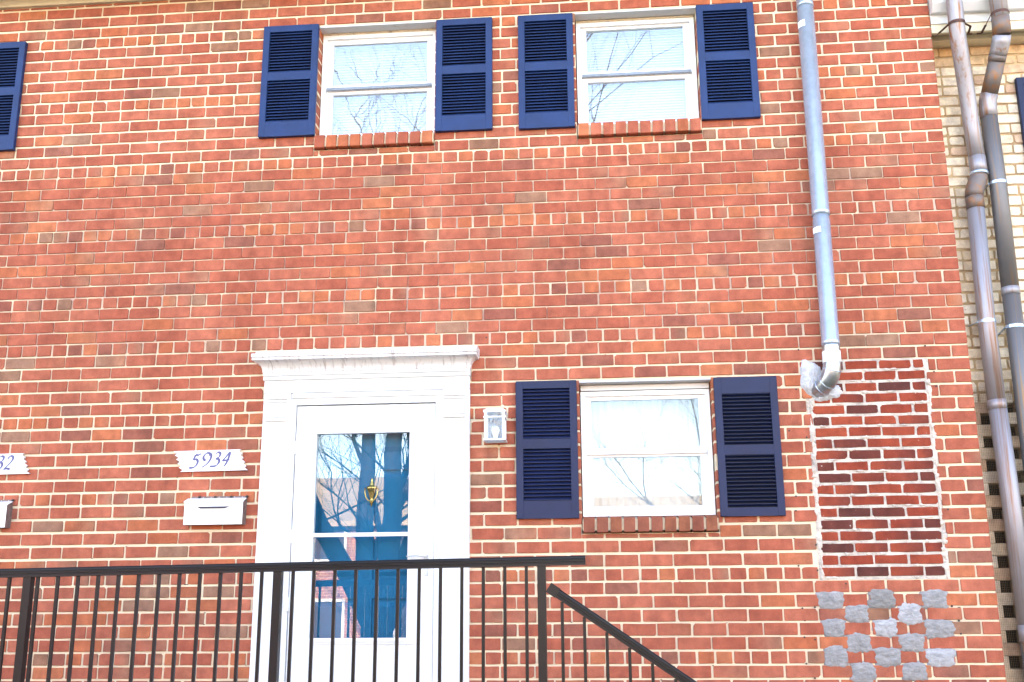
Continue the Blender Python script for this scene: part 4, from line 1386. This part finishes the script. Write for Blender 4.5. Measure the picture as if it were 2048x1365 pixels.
# ------------------------------------------------------------------ across the street: trees and houses seen in the glass
def tree(name, org, label, height, r0, seed, stems, spread=0.5, depth=6):
    r = random.Random(seed)
    t = thing(name, org, label, 'tree', 'bare trees along the street')
    O = Vector(org)
    trunk, limbs = MB(), MB()
    def grow(mb, p, d, L, rad, lev):
        pts, rs = [p], [rad]
        n = 4 if lev < 3 else 3
        q = p
        dd = d.copy()
        for k in range(n):
            dd = (dd + Vector((r.uniform(-1, 1), r.uniform(-1, 1), r.uniform(-0.4, 1) * 0.6)) * 0.16).normalized()
            q = q + dd * (L / n)
            pts.append(q)
            rs.append(rad * (1 - 0.42 * (k + 1) / n))
        mb.tube(pts, rs, 8 if lev < 2 else 5 if lev < 4 else 3, cap=False)
        if lev < 4:                                         # fine side shoots
            for k in range(5 if lev < 3 else 3):
                j = r.randrange(1, n + 1)
                an = r.uniform(0, 2 * math.pi)
                nd = (dd * 0.5 + Vector((math.cos(an), math.sin(an), r.uniform(-0.2, 0.6)))).normalized()
                grow(limbs, pts[j], nd, L * r.uniform(0.25, 0.5), max(0.006, rs[j] * 0.16), max(4, depth - 3))
        if lev >= depth or rs[-1] < 0.0015:
            return
        kids = 3 if lev < 2 else r.choice((2, 3, 3, 4))
        for k in range(kids):
            at = pts[-1] if k < 2 else pts[r.randrange(1, n)]
            an = r.uniform(0, 2 * math.pi)
            side = Vector((math.cos(an), math.sin(an), r.uniform(-0.1, 0.5)))
            nd = (dd * r.uniform(0.7, 1.1) + side * spread * r.uniform(0.6, 1.4)).normalized()
            grow(limbs, at, nd, L * r.uniform(0.60, 0.82), rs[-1] * r.uniform(0.55, 0.85), lev + 1)
    fork = O + Vector((0, 0, height * 0.10))
    trunk.tube([O - Vector((0, 0, 0.1)), O + Vector((0, 0, 0.15)), O + Vector((0.02, 0, height * 0.05)), fork], [r0 * 1.35, r0 * 1.1, r0, r0 * 0.95], 12)
    for k in range(stems):
        an = 2 * math.pi * k / stems + r.uniform(-0.4, 0.4)
        d = Vector((math.cos(an) * 0.42, math.sin(an) * 0.30, 1)).normalized()
        grow(limbs, fork - Vector((0, 0, 0.1)), d, height * 0.25, r0 * (0.68 if k else 0.85), 1)
    link('trunk', trunk, 'bark', t)
    link('branches', limbs, 'bark', t)
tree('bare_tree', (-3.5, -9.6, 0.0), 'tall bare many stemmed tree on the verge, mirrored in the door glass', 15.0, 0.26, 21, 5, spread=0.6, depth=7)
tree('bare_tree', (2.6, -10.4, 0.0), 'slender bare tree on the verge mirrored in the lower window', 8.0, 0.14, 8, 3)
tree('bare_tree', (-10.5, -10.2, 0.0), 'bare street tree farthest along the verge', 12.0, 0.26, 4, 4)

def far_house(x0, x1, y0, wallm, roofm, label, eave=5.0, ridge=7.4, seed=1):
    t = thing('far_townhouse', ((x0 + x1) / 2, y0, 0), label, 'house', 'townhouses across the street')
    link('wall', MB().box(x0, x1, y0 - 9, y0, 0, eave), wallm, t)
    link('roof', MB().prism_x([(y0 + 0.35, eave), (y0 - 4.5, ridge), (y0 - 9.3, eave), (y0 - 9.3, eave + 0.15), (y0 - 4.5, ridge + 0.16), (y0 + 0.35, eave + 0.15)], x0, x1), roofm, t)
    n = max(2, int((x1 - x0) / 2.4))
    for k in range(n):
        cx = x0 + (k + 0.5) * (x1 - x0) / n
        for zc in (1.6, 3.9):
            if zc < 2 and k == n // 2:
                link('door', MB().box(cx - 0.5, cx + 0.5, y0 + 0.002, y0 + 0.05, 0.2, 2.3), 'white', t)
                continue
            fr = MB()
            fr.box(cx - 0.52, cx + 0.52, y0 + 0.002, y0 + 0.05, zc - 0.62, zc - 0.54)
            fr.box(cx - 0.52, cx + 0.52, y0 + 0.002, y0 + 0.05, zc + 0.54, zc + 0.62)
            fr.box(cx - 0.52, cx - 0.44, y0 + 0.002, y0 + 0.05, zc - 0.54, zc + 0.54)
            fr.box(cx + 0.44, cx + 0.52, y0 + 0.002, y0 + 0.05, zc - 0.54, zc + 0.54)
            w = link('window', fr, 'white', t)
            link('pane', MB().box(cx - 0.44, cx + 0.44, y0 + 0.003, y0 + 0.012, zc - 0.54, zc + 0.54), 'dark', w)
far_house(-22.0, -4.5, -25.0, 'far_brick', 'tan_roof', 'red brick townhouse across the street mirrored in the door glass', 4.3, 6.2)
far_house(-4.4, 7.0, -26.5, 'far_cream', 'tan_roof', 'cream walled townhouse with tan roof across the street', 4.0, 5.6)
far_house(7.1, 24.0, -25.0, 'far_brick', 'tan_roof', 'red brick townhouse with tan roof farthest right across the street', 4.3, 6.2)
